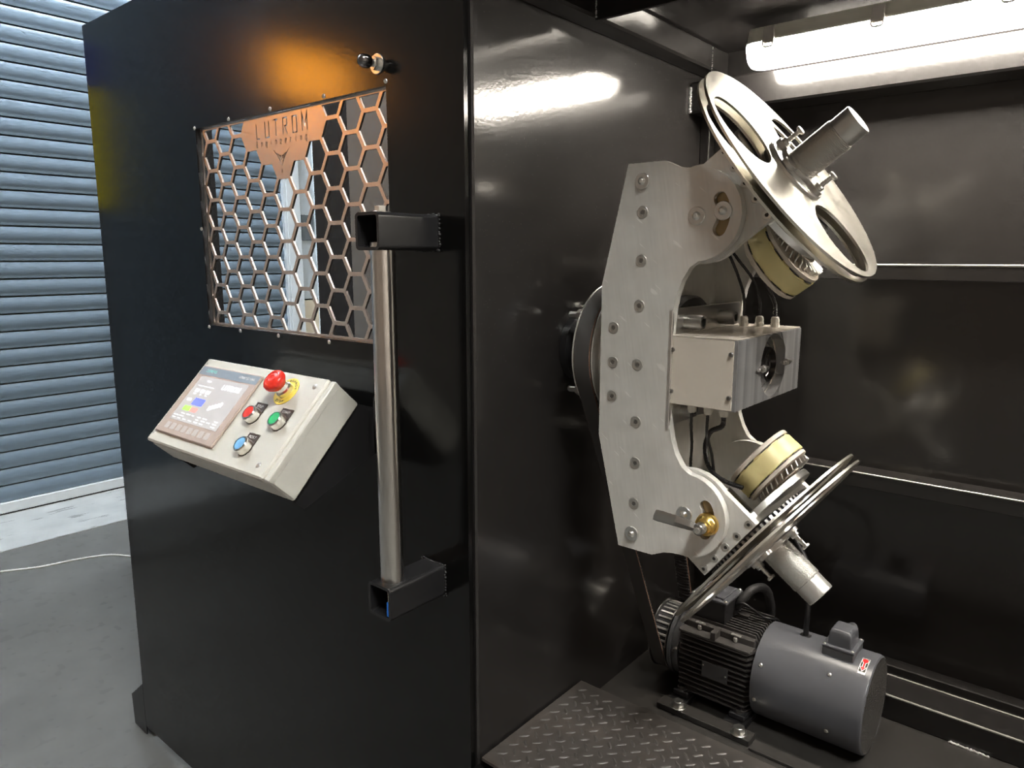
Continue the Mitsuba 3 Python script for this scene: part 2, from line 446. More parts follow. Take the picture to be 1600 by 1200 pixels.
def angle_rail(z0, z1, y0):
    return cat(bx(.022, 2.2, y0, y0 + .006, z0, z1, .0012), bx(.022, 2.2, y0 + .004, WB, z1 - .006, z1, .0012))


part(en, 'back_rail', angle_rail(1.358, 1.387, .718), 'm_black_interior', 30, label='upper horizontal rail on the back panel')
part(en, 'back_rail', angle_rail(.947, .978, .718), 'm_black_interior', 30, label='lower horizontal rail on the back panel')
part(en, 'rail_edge', bx(.1, 2.2, .7165, .7195, 1.3835, 1.3875, .001), 'm_edge', False, label='pale strip for the lit rail edge')  # lit edge of the upper rail painted as a pale strip
part(en, 'rail_edge', bx(.1, 2.2, .7165, .7195, .9755, .9788, .001), 'm_edge', False, label='pale strip for the lit rail edge')  # pale strip along the front edge of the lower rail
part(en, 'bottom_channel', bx(.022, 2.2, .662, .738, .51, .562, .002), 'm_black_interior', 30, label='black channel along the foot of the back panel')
part(en, 'bottom_ledge', bx(.022, 2.2, .738, WB, .51, .583, .002), 'm_black_interior', 30)
part(en, 'channel_edge', bx(.1, 2.2, .6605, .6645, .5585, .5625, .001), 'm_edge', False, label='bright channel edge')  # pale strip along the front edge of the channel
part(en, 'channel_edge', bx(.1, 2.2, .7345, .7378, .562, .5645, .001), 'm_edge', False, label='bright weld seam on the channel')


def bead(p0, p1, r, n=14):
    p0, p1 = np.array(p0, float), np.array(p1, float)
    ms = []
    for i in range(n):
        s = trimesh.creation.icosphere(1, r * (.75 + .5 * rng.random()))
        s.apply_translation(p0 + (p1 - p0) * (i + rng.random() * .6) / n + rng.normal(0, r * .25, 3)); ms.append(s)
    return cat(ms)


part(en, 'weld_seam', bead((.0025, .684, 1.702), (.0025, .684, 1.755), .0032, 26), 'm_weld', True, label='bare bright weld seam')
part(en, 'weld_seam', bead((.0485, .253, 1.781), (.0485, .253, 1.828), .0014, 16), 'm_weld', True, label='bare bright weld seam')
part(en, 'weld_seam', bead((.049, .683, 1.768), (.049, .683, 1.826), .0012, 14), 'm_weld', True, label='bare bright weld seam')
part(en, 'weld_seam', bead((.592, .659, .512), (.655, .657, .512), .0022, 34), 'm_weld', True, label='bare scuff at the channel foot')

# checker plate step
cp = thing('checker_plate', 'dark steel checker plate step in the enclosure floor', 'floor plate')
part(cp, 'plate', bx(.003, 2.1, .016, .312, .5595, .5675, .0015), 'm_plate', 30)
part(cp, 'plate_lip', bx(.003, 2.1, .306, .312, .511, .5595), 'm_plate', False)
lug = []
base_l = []
for t in np.linspace(-1, 1, 9):
    base_l.append((t * .0106, .0032 * math.sqrt(max(0, 1 - t * t))))
lp = Polygon(base_l + [(x, -y) for x, y in base_l[-2:0:-1]])
top = [(x * .78, y * .35) for x, y in base_l] + [(x * .78, -y * .35) for x, y in base_l[-2:0:-1]]
bot = list(lp.exterior.coords)[:-1]
lv = np.array([(x, y, 0) for x, y in bot] + [(x, y, .0016) for x, y in top])
lugm = trimesh.convex.convex_hull(lv)
for i in range(44):
    for j in range(20):
        x, y = .0243 + i * .01435, .2845 - j * .0149
        if (i + j) % 2 or y < .022 or x > .66:
            continue
        a = math.pi / 4 if i % 2 == 0 else -math.pi / 4
        m = lugm.copy(); m.apply_transform(trimesh.transformations.rotation_matrix(a, [0, 0, 1])); m.apply_translation([x, y, .5674]); lug.append(m)
part(cp, 'raised_lug', cat(lug), 'm_lug', 40, kind='stuff')

# tube light
tl = thing('tube_light', 'long bright tube light fitting under the enclosure roof', 'lamp')
LX0, LX1, LY = .163, 1.43, .615


def rounded(w, l, r):
    return sbox(0 + r, -w / 2 + r, l - r, w / 2 - r).buffer(r, 8)


def loft(polys, zs):
    P = [np.array(p.exterior.coords)[:-1] for p in polys]
    n = len(P[0]); v = np.vstack([np.c_[p, np.full(n, z)] for p, z in zip(P, zs)]); f = []
    for i in range(len(P) - 1):
        for j in range(n):
            k = (j + 1) % n
            f += [[i * n + j, i * n + k, (i + 1) * n + k], [i * n + j, (i + 1) * n + k, (i + 1) * n + j]]
    c0, c1 = len(v), len(v) + 1
    v = np.vstack([v, v[:n].mean(0), v[-len(P[-1]) - 0 if False else (len(P) - 1) * n:(len(P)) * n].mean(0)])
    for j in range(n):
        k = (j + 1) % n
        f += [[c0, k, j], [c1, (len(P) - 1) * n + j, (len(P) - 1) * n + k]]
    m = trimesh.Trimesh(v, f, process=False); m.fix_normals()
    return m


def lampsec(w, inset):
    return rounded(w, LX1 - LX0 - 2 * inset, .022)


body = loft([rounded(.100, LX1 - LX0, .022), rounded(.100, LX1 - LX0, .022), rounded(.094, LX1 - LX0 - .006, .022), rounded(.082, LX1 - LX0 - .02, .022)], [1.784, 1.788, 1.790, 1.811])
body.apply_translation([LX0, LY, 0])
part(tl, 'housing', body, 'm_lamp_body', 40, label='grey plastic housing')
dif = loft([rounded(.050, LX1 - LX0 - .05, .022), rounded(.080, LX1 - LX0 - .02, .022), rounded(.096, LX1 - LX0 - .004, .022), rounded(.102, LX1 - LX0, .022), rounded(.102, LX1 - LX0, .022)], [1.751, 1.756, 1.766, 1.776, 1.7835])
dif.apply_translation([LX0, LY, 0])
part(tl, 'diffuser', dif, 'm_diffuser', 40, label='glowing white diffuser', emitter=emit(TUBE_RADIANCE))
for x in (.212, .392, .572, .752, .932, 1.112, 1.292):
    part(tl, 'clip', cat(bx(x - .010, x + .010, LY - .054, LY - .0505, 1.778, 1.806, .001), tube([(x - .009, LY - .0545, 1.786), (x - .009, LY - .0565, 1.777), (x - .006, LY - .0545, 1.7725), (x + .006, LY - .0545, 1.7725), (x + .009, LY - .0565, 1.777), (x + .009, LY - .0545, 1.786)], .0012, 6, 4)), 'm_lamp_clip', 30, label='steel clip')
for x in (.45, 1.2):
    part(tl, 'mounting_bracket', bx(x - .015, x + .015, LY - .03, LY + .03, 1.811, 1.831), 'm_steel_sheet', False)

# ------------------------------------------------------------------ sliding door
dr_ = thing('sliding_door', 'black glossy sliding door with a honeycomb window and a steel handle', 'door')
hole = sbox(-.784, 1.254, -.174, 1.6655)
outl = Polygon([(-1.313, 1.968), (-.006, 1.968), (-.006, .03), (-1.33, .03), (-1.33, .165)])
DM = lambda y: basis((0, y, 0), X, Z)
part(dr_, 'panel', cat(ext(outl.difference(hole), .003, DM(.003)), bx(-1.313, -1.310, .0031, .05, .17, 1.968), bx(-.0085, -.0065, .0031, .011, .03, 1.968), bx(-1.31, -.0085, .0031, .05, 1.965, 1.968)), 'm_black_door', False, label='glossy black sheet')
part(dr_, 'corner_foot', ext(Polygon([(-1.331, .167), (-1.415, .10), (-1.410, .006), (-1.331, .004)]), .004, DM(.0035)), 'm_black_door', False)
part(dr_, 'roller', cyl((-1.345, .012, .026), Y, .026, .02, 24, .003), 'm_black_part', 30)
# reveal of the window opening
for r in ((-.788, -.7842, 1.25, 1.67), (-.1738, -.170, 1.25, 1.67)):
    part(dr_, 'window_frame', bx(r[0], r[1], .0031, .0095, r[2], r[3]), 'm_black_matt', False)
for r in ((1.2495, 1.2538), (1.6657, 1.670)):
    part(dr_, 'window_frame', bx(-.788, -.170, .0031, .0095, r[0], r[1]), 'm_black_part', False)
# honeycomb screen
KX, KZ, MY = 1.0103, 1.0101, .0095
CX = lambda x: CAM[0] + (x - CAM[0]) * (MY + .79308) / .79308
CZ = lambda z: 1.4 + (z - 1.4) * (MY + .79308) / .79308
PX, PZ, AX0, AZ0 = .0507 * 1.012, .0585 * 1.012, CX(-.317), CZ(1.6347)
R = PZ / math.sqrt(3)


def hexp(k, j, r):
    cx = AX0 + k * PX; cz = AZ0 + PZ / 2 + j * PZ + (0 if k % 2 == 0 else PZ / 2)
    a = np.arange(6) * np.pi / 3
    return Polygon([(cx + r * math.cos(t), cz + r * math.sin(t)) for t in a])


rect = sbox(-.7838, 1.2545, -.1745, 1.6652)
inner = sbox(-.7790, 1.2592, -.1790, 1.6606)
holes, signs = [], []
fill = {(-5, -1), (-5, 0), (-4, -1), (-4, 0), (-3, -2), (-3, -1), (-3, 0), (-2, -1), (-2, 0), (-1, -1), (-1, 0), (-6, 5)}
for k in range(-11, 5):
    for j in range(-9, 3):
        h = hexp(k, j, R - .0041)
        if (k, j) in fill:
            signs.append(hexp(k, j, R)); continue
        h = h.intersection(inner)
        if h.area > 2e-6:
            holes.append(h)
screen = rect.difference(unary_union(holes))
sw = .0016


def strokes(lines, sx, sz, x0, z0, w):
    return [LineString([(x0 + a * sx, z0 + b * sz) for a, b in ln]).buffer(w, cap_style='flat', join_style='mitre') for ln in lines]


G = {'L': [[(0, 1), (0, 0), (.6, 0)]], 'U': [[(0, 1), (0, 0), (.8, 0), (.8, 1)]], 'T': [[(0, 1), (.8, 1)], [(.4, 1), (.4, 0)]],
     'R': [[(0, 0), (0, 1), (.75, 1), (.75, .52), (.22, .52)], [(.3, .5), (.8, 0)]], 'O': [[(.3, 0), (0, 0), (0, 1), (.8, 1), (.8, 0), (.5, 0)]],
     'M': [[(0, 0), (0, 1), (.45, .3), (.9, 1), (.9, 0)]],
     'E': [[(.6, 1), (0, 1), (0, 0), (.6, 0)], [(0, .5), (.5, .5)]], 'n': [[(0, 0), (0, .7), (.55, .7), (.55, 0)]], 'g': [[(.3, 0), (0, 0), (0, .7), (.55, .7), (.55, -.3), (.1, -.3)]],
     'i': [[(.25, 0), (.25, .7)], [(.25, .85), (.25, 1)]], 'e': [[(.55, .0), (0, 0), (0, .7), (.55, .7), (.55, .35), (.2, .35)]], 'r': [[(0, 0), (0, .7), (.5, .7)]]}
cuts = []
lx0, lx1 = CX(-.551), CX(-.3855)
step = (lx1 - lx0) / 5.55
for i, ch in enumerate('LUTROM'):
    cuts += strokes(G[ch], .0165, CZ(1.650) - CZ(1.6217), lx0 + i * step, CZ(1.6217), .00135)
ex0, ex1 = CX(-.5525), CX(-.3855)
es = (ex1 - ex0) / 10.5
for i, ch in enumerate('Engineering'):
    cuts += strokes(G[ch], .0078, .0100, ex0 + i * es, CZ(1.6045) + .0022, .00085)
ecx, et = CX(-.471), CZ(1.597)
S = CZ(1.597) - CZ(1.5665)
for s in (-1, 1):
    cuts.append(Polygon([(ecx + s * .0275, et + .0015), (ecx + s * .0125, et - .30 * S), (ecx + s * .0045, et - .62 * S), (ecx + s * .0012, et - S), (ecx + s * .006, et - .72 * S), (ecx + s * .0135, et - .40 * S)]))
    cuts.append(Polygon([(ecx + s * .0205, et - .16 * S), (ecx + s * .0085, et - .28 * S), (ecx + s * .0025, et - .78 * S), (ecx + s * .0058, et - .55 * S), (ecx + s * .0112, et - .30 * S)]))
    cuts.append(Polygon([(ecx + s * .0075, et - .33 * S), (ecx + s * .0010, et - .36 * S), (ecx + s * .0008, et - .70 * S)]))
    cuts.append(Polygon([(ecx + s * .0004, CZ(1.563)), (ecx + s * .0030, CZ(1.558)), (ecx + s * .0004, CZ(1.5525)), (ecx + s * .0014, CZ(1.558))]))
screen = screen.difference(unary_union([c.buffer(0) for c in cuts]))
hc = part(dr_, 'honeycomb_screen', ext(screen, .0042, DM(MY + .0042)), 'm_mesh_warm_tint', False, label='stainless honeycomb screen with a cut-out name plate and a warm reflection tinted into its colour')
for x, z in ((-.786, 1.667), (-.648, 1.6695), (-.5, 1.6705), (-.335, 1.671), (-.174, 1.672), (-.784, 1.2495), (-.655, 1.249), (-.514, 1.2485), (-.350, 1.248), (-.1745, 1.2475), (-.787, 1.46), (-.169, 1.46)):
    part(dr_, 'window_screw', domescrew((x, 0, z), -Y, .0042, .0026), 'm_zinc', 30)
# what stands behind the door, seen through the screen
bcab = thing('black_cabinet', 'tall black cabinet with a dull steel strip behind the honeycomb screen', 'cabinet')
part(bcab, 'body', bx(-1.228, -.08, .60, .95, 0, 1.95, .004), 'm_black_matt', 30)
part(bcab, 'steel_strip', bx(-1.040, -.84, .592, .5995, .02, 1.93, .001), 'm_steel_sheet', False, label='dull bare steel strip')
single('black_post', bx(-2.70, -1.868, .60, .625, 0, 2.0, .003), 'm_black_matt', 'matt black post at the left end of the honeycomb screen', 'post')
# rubber bumper bolt
bb = part(dr_, 'bumper_bolt', cat(hexnut((-.1923, 0, 1.7001), -Y, .0105, .007, .0025, 1.5), cyl((-.1923, -.009, 1.7001), -Y, .006, .012, 20)), 'm_zinc', 30, label='zinc bolt above the window')
part(bb, 'dome_cap', lathe([(0, 0), (.0095, 0), (.0105, .006), (.0098, .012), (.0072, .017), (.003, .0195), (0, .02)], (-.1923, -.018, 1.7001), -Y, 24), 'm_die', 40, label='dark domed cap')
# handle
hd = part(dr_, 'handle', cyl((-.0865, -.0905, .892), Z, .0182, .53, 40, .001), 'm_stainless', 30, label='vertical stainless tube handle')


def sq_tube(z0, z1, x0=-.1115, x1=-.0595, y0=-.119, y1=.0, w=.0045):
    o = sbox(x0 + .007, z0 + .007, x1 - .007, z1 - .007).buffer(.007, 6)
    i = sbox(x0 + w + .004, z0 + w + .004, x1 - w - .004, z1 - w - .004).buffer(.004, 6)
    return ext(o.difference(i), y1 - y0, DM(y1))


for z0, z1 in ((1.410, 1.4635), (.8455, .8995)):
    b = part(hd, 'bracket', sq_tube(z0, z1), 'm_black_part', 30, label='black square tube bracket')
    pts = [(-.113, z0), (-.058, z0), (-.058, z1), (-.113, z1), (-.113, z0)]
    part(hd, 'weld_seam', cat([bead((a[0], -.002, a[1]), (c[0], -.002, c[1]), .0022, 12) for a, c in zip(pts[:-1], pts[1:])]), 'm_black_part', True)
part(hd, 'top_bolt', hexnut((-.0865, -.0905, 1.4635), Z, .0095, .0075, .002, 1.4), 'm_zinc', 30)
part(hd, 'inner_plate', bx(-.0695, -.0668, -.112, -.085, 1.416, 1.445), 'm_zinc', False)
part(hd, 'blue_tape', bx(-.0715, -.0652, -.1165, -.09, .8515, .8745), 'm_tape_blue', False, label='blue tape inside the lower bracket')
part(hd, 'tape_edge', bx(-.0698, -.0668, -.115, -.09, .8746, .894), 'm_gland', False)

# ------------------------------------------------------------------ control box
cb = thing('control_box', 'off-white sloping control box with touch screen and push buttons on the black door', 'control panel')
th = math.radians(45.9)
UP, IN = np.array([0, math.cos(th), math.sin(th)]), np.array([0, math.sin(th), -math.cos(th)])
OUT = -IN
O0 = np.array([-.63, -.219, 1.064])
BW, BH, BD = .408, .192, .067
FM = basis(O0, X, UP)           # x right, y up the slope, z out of the face


def fbx(x0, x1, y0, y1, z0, z1, c=0.0):
    return mv(bx(x0, x1, y0, y1, z0, z1, c), FM)


def fp(s, t, h=0.0):
    return O0 + s * X + t * UP + h * OUT


part(cb, 'body', cat(fbx(0, BW, 0, BH, -BD, -.012, .003), fbx(.004, BW - .004, .004, BH - .004, -.013, -.006)), 'm_ivory', 30)
part(cb, 'seal', fbx(.004, BW - .004, .004, BH - .003, -.0115, -.0090), 'm_rubber', False, label='black lid seal')
lid = part(cb, 'lid', fbx(-.001, BW - .0150, .0, BH + .001, -.011, 0.0, .0028), 'm_ivory_lid', 30, label='off-white textured lid')
part(cb, 'rim', cat(fbx(BW - .010, BW + .001, .0, BH, -.016, -.002, .002)), 'm_ivory', 30)
for s, t, r in ((.3708, .1742, .0055), (.3654, .0198, .0055), (.0082, .180, .0035), (.0075, .017, .0035)):
    part(cb, 'lid_screw', domescrew(fp(s, t), OUT, r, .002), 'm_steel', 30)
# touch panel
tp = part(cb, 'touch_panel', fbx(.013, .2225, .0208, .1735, .0004, .0052, .0015), 'm_bezel_glass', 30, label='grey touch panel bezel with a warm reflection tinted into its colour')
part(tp, 'top_strip', fbx(.0165, .219, .1525, .1705, .0052, .0056), 'm_bezel_strip', False, label='blue-grey strip with lettering')
part(tp, 'display', fbx(.0345, .2035, .0500, .1490, .0052, .0057), 'm_screen', False, label='lit display', emitter=emit((.22, .205, .20)))


def txt(s, h, x, y, z=.0057, bold=False, d=.0003):
    return mv(meshkit.text_mesh(s, h, d, bold), FM @ trimesh.transformations.translation_matrix([x, y, z]))


part(tp, 'lettering', txt('SIEMENS', .0062, .0375, .1592), 'm_print_teal', False)
part(tp, 'lettering', txt('SIMATIC HMI', .0056, .1560, .1590), 'm_print_white', False)


def rrect(x0, x1, y0, y1, r, z0=.0057, z1=.0061):
    return mv(ext(sbox(x0 + r, y0 + r, x1 - r, y1 - r).buffer(r, 5), z1 - z0), FM @ trimesh.transformations.translation_matrix([0, 0, z0]))


part(tp, 'lettering', cat(txt('LUTROM', .0105, .128, .1295, bold=True), txt('Menu', .0042, .066, .1385), txt('Auto', .0034, .050, .1085), txt('Set', .0034, .073, .1085), txt('Run', .0034, .092, .1085),
     *[rrect(x, x + .014, .1135, .121, .001) for x in (.049, .069, .089)], rrect(.045, .060, .093, .099, .001), rrect(.047, .105, .1275, .1290, .0005)), 'm_scr_white', False, emitter=emit((.5, .52, .56)))
part(tp, 'screen_key', rrect(.070, .108, .0865, .1020, .003), 'm_scr_blue', False, label='blue key on the display', emitter=emit((.10, .12, .85)))
part(tp, 'screen_key', rrect(.0535, .0790, .0725, .0830, .002), 'm_scr_green', False, label='green key on the display', emitter=emit((.22, .72, .07)))
part(tp, 'screen_key', rrect(.0805, .1040, .0725, .0820, .002), 'm_scr_red', False, label='red key on the display', emitter=emit((.75, .18, .16)))
smalls = []
for i in range(8):
    for j in range(3):
        if rng.random() < .8:
            x = .040 + i * .020; smalls.append(rrect(x, x + .008 + .008 * rng.random(), .054 + j * .0055, .0562 + j * .0055, .0004))
for i in range(5):
    smalls.append(rrect(.132 + i * .007, .140 + i * .007, .083 + i * .003, .093 + i * .003, .002))
part(tp, 'screen_text', cat(smalls), 'm_scr_white', False, kind='stuff', emitter=emit((.34, .36, .37)))
for i in range(8):
    x = .0385 + i * .0206
    part(tp, 'function_key', rrect(x, x + .0145, .0305, .0440, .0012, .0052, .0057), 'm_key', False)

# push buttons
es_c = (.308, .155)
eb = part(cb, 'emergency_stop', lathe([(0, .0), (.0150, 0), (.0150, .008), (.0122, .010), (.0122, .024), (0, .024)], fp(*es_c, .0008), OUT, 32), 'm_chrome', 30, label='chrome collar of the emergency stop')
part(eb, 'plate', ring(fp(*es_c, .0002), OUT, .0145, .0272, .0012, 48, .0003), 'm_yellow', 30, label='yellow round plate')
part(eb, 'mushroom', lathe([(0, .018), (.0125, .018), (.0165, .0225), (.0195, .0265), (.0205, .031), (.0200, .0345), (.0175, .0375), (.0135, .0385), (.0125, .0375), (.0112, .0385), (.0065, .0392), (.0055, .0384), (0, .0384)], fp(*es_c), OUT, 40), 'm_red', 40, label='red mushroom head')
let = []
for word, a0, sgn in (('EMERGENCY', 90, -1), ('STOP', 270, 1)):
    n = len(word)
    for i, ch in enumerate(word):
        a = math.radians(a0 + sgn * (i - (n - 1) / 2) * (17 if n > 5 else 16))
        m = meshkit.text_mesh(ch, .0045, .0003, True); m.apply_translation([-m.extents[0] / 2 - m.bounds[0][0], -.00225, 0])
        rot = a - math.pi / 2 if sgn < 0 else a + math.pi / 2
        m.apply_transform(trimesh.transformations.rotation_matrix(rot, [0, 0, 1])); m.apply_translation([es_c[0] + .0215 * math.cos(a), es_c[1] + .0215 * math.sin(a), .0014]); let.append(mv(m, FM))
part(eb, 'lettering', cat(let), 'm_print_black', False)
for col, s, t, word, lab in (('m_red', .2695, .0965, 'STOP', 'red push button'), ('m_green', .3470, .0965, 'START', 'green push button'), ('m_blue', .3065, .0400, 'RESET', 'blue push button')):
    b = part(cb, 'push_button', lathe([(.0118, .0135), (.0132, .0135), (.0145, .012), (.0150, .0), (.0, .0), (.0, .011), (.0118, .011), (.0118, .0135)], fp(s, t, .0016), OUT, 36), 'm_chrome', 30, label=lab)
    part(b, 'cap', cyl(fp(s, t, .0126), OUT, .0116, .0022, 32, .0008), col, 30)
    tg = sbox(-.0148, -.0148, .0148, .0268).difference(Point(0, 0).buffer(.0149, 16))
    part(b, 'tag', mv(ext(unary_union([sbox(-.0152, .0, .0152, .0272), Point(0, 0).buffer(.0158, 16)]), .0014), FM @ trimesh.transformations.translation_matrix([s, t, .0002])), 'm_tag', False, label='dark name tag')
    m = meshkit.text_mesh(word, .0050, .0003); m.apply_translation([-m.extents[0] / 2 - m.bounds[0][0], .0180, .0017]); m.apply_translation([s, t, 0])
    part(b, 'lettering', mv(m, FM), 'm_print_white', False)
# black carrier behind the box
yb = O0[1] + BH * UP[1] + BD * IN[1]
side = []
pt0, pb0 = O0 + BH * UP + (BD + .0008) * IN, O0 + (BD + .0008) * IN
car = Polygon([(pt0[1] + .0, pt0[2] + .0), (pb0[1], pb0[2]), (pb0[1] + .022, pb0[2] - .020), (-.0005, pt0[2] - .095), (-.0005, pt0[2] - .012)])
CMx = lambda x: basis((x, 0, 0), Y, Z)
part(cb, 'carrier', cat(ext(car, .003, CMx(-.63 + BW - .012)), ext(car, .003, CMx(-.60)), fbx(.03, BW - .012, .004, BH - .004, -BD - .004, -BD - .0008)), 'm_black_part', False, label='black folded steel carrier')
part(cb, 'carrier_loop', tube([(-.222 + .012, -.012, 1.165), (-.205, -.018, 1.150), (-.203, -.018, 1.10), (-.206, -.012, 1.085)], .003, 8), 'm_black_part', True)
# ------------------------------------------------------------------ rotating frame
YC, ZC = .29, 1.24
rf = thing('rotating_frame', 'C-shaped aluminium plate frame turning on the side panel shaft', 'machine frame')


def arc(cx, cz, r, a0, a1, n=14):
    return [(cx + r * math.cos(math.radians(a)), cz + r * math.sin(math.radians(a))) for a in np.linspace(a0, a1, n)]


PVX, PVZ = .285, .218
half = [(.131, .0), (.131, .118), (.1725, .2945), (.2325, .2945), (.2415, .2905), (.252, .2855), (.266, .2825)] + arc(PVX, PVZ, .0635, 92, -86, 24) \
    + [(.2765, .146), (.2655, .128), (.2585, .108), (.2540, .086), (.2520, .060), (.2515, .0)]
outline = half + [(x, -z) for x, z in half[-2:0:-1]]


def slot(sign):
    s = []
    for a in np.linspace(-32, 32, 9):
        s.append(Point(PVX + .038 * math.cos(math.radians(a)), sign * (PVZ + .038 * math.sin(math.radians(a)))))
    return LineString(s).buffer(.0095, 8)


plate_poly = Polygon(outline).buffer(0).difference(slot(1)).difference(slot(-1))
PT = .014
NEAR, FAR = YC - .130, YC + .130
PM = lambda y: basis((0, y, ZC), X, Z)
plate_m = cat(ext(plate_poly, PT, PM(NEAR + PT)))
p_near = part(rf, 'side_plate', plate_m, 'm_alu', False, label='near aluminium side plate')
p_far = part(rf, 'side_plate', ext(plate_poly, PT, PM(FAR)), 'm_alu', False, label='far aluminium side plate')
for s in (1, -1):
    part(rf, 'corner_bolt', washer_bolt((.197, NEAR, ZC + s * .2685), -Y, .0118), 'm_zinc', 30)
for x, z in ((.1985, .2245), (.1985, .155), (.1975, .0885), (.1975, .0), (.1975, -.0885), (.1985, -.1535), (.1985, -.2190), (.1540, .0535), (.1540, .0), (.1540, -.0535)):
    ps = part(rf, 'plate_screw', flatscrew((x, NEAR, ZC + z), -Y, .0095, .0013), 'm_screw', 30)
    part(ps, 'hex_socket', hexcup((x, NEAR - .0004, ZC + z), -Y, .0032), 'm_steel_dark', False)
part(rf, 'spine_plate', bx(.186, .206, NEAR + PT, FAR - PT, ZC - .275, ZC + .275, .001), 'm_alu', False)
part(rf, 'hub_block', bx(.140, .1855, NEAR + PT, FAR - PT, ZC - .07, ZC + .07, .002), 'm_alu', False)
part(rf, 'slip_ring', lathe([(0, .0), (.100, .0), (.100, .012), (.096, .016), (0, .018)], (.2065, YC, ZC), X, 64), 'm_rubber', 30, label='black round slip ring')
part(rf, 'bracket_plate', bx(.2435, .2515, NEAR + .002, FAR - .008, ZC - .088, ZC + .086, .0008), 'm_alu_bright', False, label='bright bracket plate')
part(rf, 'bracket_edge', cat(bx(.2520, .2535, NEAR + .0005, NEAR + .004, ZC - .090, ZC + .086), bx(.2485, .2535, NEAR - .0015, NEAR + .0015, ZC - .092, ZC + .084, .0006)), 'm_alu_bright', False)
for y in (YC - .082, YC + .035):
    part(rf, 'cap_screw', capscrew((.2517, y, ZC + .065), X, .0112, .027), 'm_steel_dark', 30, label='large socket cap screw')
for y in (YC - .082, YC + .035):
    part(rf, 'cap_screw', capscrew((.2517, y, ZC - .068), X, .0112, .02), 'm_steel_dark', 30)
# centre box
B0, B1, BY0, BY1, BZ0, BZ1 = .2518, .352, .163, .416, 1.187, 1.2885
cbx = part(rf, 'centre_box', bx(B0, B1 - .0155, BY0 + .002, BY1, BZ0, BZ1 - .0018), 'm_beige', False, label='beige painted centre box')
part(cbx, 'side_cover', bx(B0 - .001, B1 - .005, BY0 - .001, BY0 + .0019, BZ0 + .0005, BZ1 - .0018, .0006), 'm_beige', False, label='beige side cover')
part(cbx, 'top_cover', bx(B0, B1 - .002, BY0 - .001, BY1 + .001, BZ1 - .0017, BZ1, .0005), 'm_beige_gloss', False)
endp = Polygon([(YC - .127, BZ0), (YC + .126, BZ0), (YC + .126, BZ1 - .0019), (YC - .127, BZ1 - .0019)]).difference(Polygon(arc(.298, 1.2385, .0475, 40, 320, 30) + [(.298 + .028, 1.2385 - .0475), (.298 + .05, 1.2385 - .02), (.298 + .05, 1.2385 + .02), (.298 + .028, 1.2385 + .047)]).buffer(.001))
part(cbx, 'end_plate', ext(endp, .015, CMx(B1 - .015)), 'm_alu_milled', False, label='milled aluminium end plate with a round opening')
part(cbx, 'die_holder', lathe([(.0190, 0), (.030, 0), (.034, .004), (.034, .010), (.0275, .013), (.0265, .020), (.0225, .021), (.0215, .013), (.0190, .012), (.0190, 0)], (B1 - .0245, .298, 1.2385), X, 48), 'm_die', 30, label='shiny round die holder')
part(cbx, 'bore', cyl((B1 - .0153, .298, 1.2385), X, .0465, .0006, 48), 'm_bore', False, label='dark bore')
for sy in (-1, 1):
    part(cbx, 'set_screw', cat(cyl((B1 + .004, .298 + sy * .030, 1.2385), Y * sy, .0028, .036, 12, .0006), hexnut((B1 + .004, .298 + sy * .044, 1.2385), Y * sy, .006, .006)), 'm_zinc', 30)
for x, z in ((.2545, 1.2675), (.3435, 1.2675), (.2545, 1.2065), (.3435, 1.2065)):
    part(cbx, 'cover_screw', capscrew((x, BY0 - .001, z), -Y, .0032, .0032), 'm_steel_dark', 30)
gl_top = [(.276, .364), (.297, .377), (.322, .379)]
gl_bot = [(.270, .20), (.296, .20), (.3205, .20)]


def gland(o, z):
    return lathe([(0, 0), (.0072, 0), (.0072, .006), (.0066, .0065), (.0068, .012), (.0055, .0165), (.0032, .0175), (0, .0175)], o, z, 16)


for x, y in gl_top:
    part(cbx, 'cable_gland', gland((x, y, BZ1), Z), 'm_gland', 25, label='pale plastic cable gland')
for x, y in gl_bot:
    part(cbx, 'cable_gland', gland((x, y, BZ0), -Z), 'm_gland', 25, label='pale plastic cable gland')
# drive pulley on the frame shaft
PR, PX0, PX1 = .1172, .068, .103
pu = part(rf, 'drive_pulley', cat(lathe([(.02, .001), (PR - .0045, .001), (PR - .0045, .034), (.02, .034), (.02, .001)], (PX0, YC, ZC), X, 96)), 'm_steel_dark', 30, label='large toothed drive pulley')
part(pu, 'flange_ring', ring((PX0 - .002, YC, ZC), X, PR - .02, PR - .0008, .0026, 96, .0006), 'm_steel', 30, label='pale pulley rim')
part(pu, 'flange_ring', ring((PX1, YC, ZC), X, PR - .02, PR - .0008, .0026, 96, .0006), 'm_steel', 30, label='pale pulley rim')
part(rf, 'hub_disc', lathe([(0, 0), (.098, 0), (.100, .003), (.100, .026), (.098, .031), (0, .031)], (PX1 + .0027, YC, ZC), X, 64), 'm_alu_bright', 30)
part(rf, 'shaft', cyl((.0, YC, ZC), X, .03, .14, 32), 'm_steel_dark', 30)
for sy in (-1, 1):
    for sz in (-1, 1):
        p = np.array([PX0 - .003, YC + sy * .070, ZC + sz * .0635])
        b = part(rf, 'hub_bolt', cat(cyl(p, -X, .0060, .036, 16, .0012), hexnut(p - X * .008, -X, .0105, .009)), 'm_zinc', 30, label='zinc bolt with nut')
        part(b, 'washer', cyl(p, -X, .0135, .008, 20, .001), 'm_steel_dark', 30)
br_ = thing('flange_bearing', 'black round flange bearing on the side panel behind the large pulley', 'bearing')
part(br_, 'housing', lathe([(.0305, 0), (.062, 0), (.062, .014), (.052, .022), (.0305, .022), (.0305, 0)], (.0005, YC, ZC), X, 48), 'm_black_part', 30)
nutp = Point(0, 0).buffer(.046, 24)
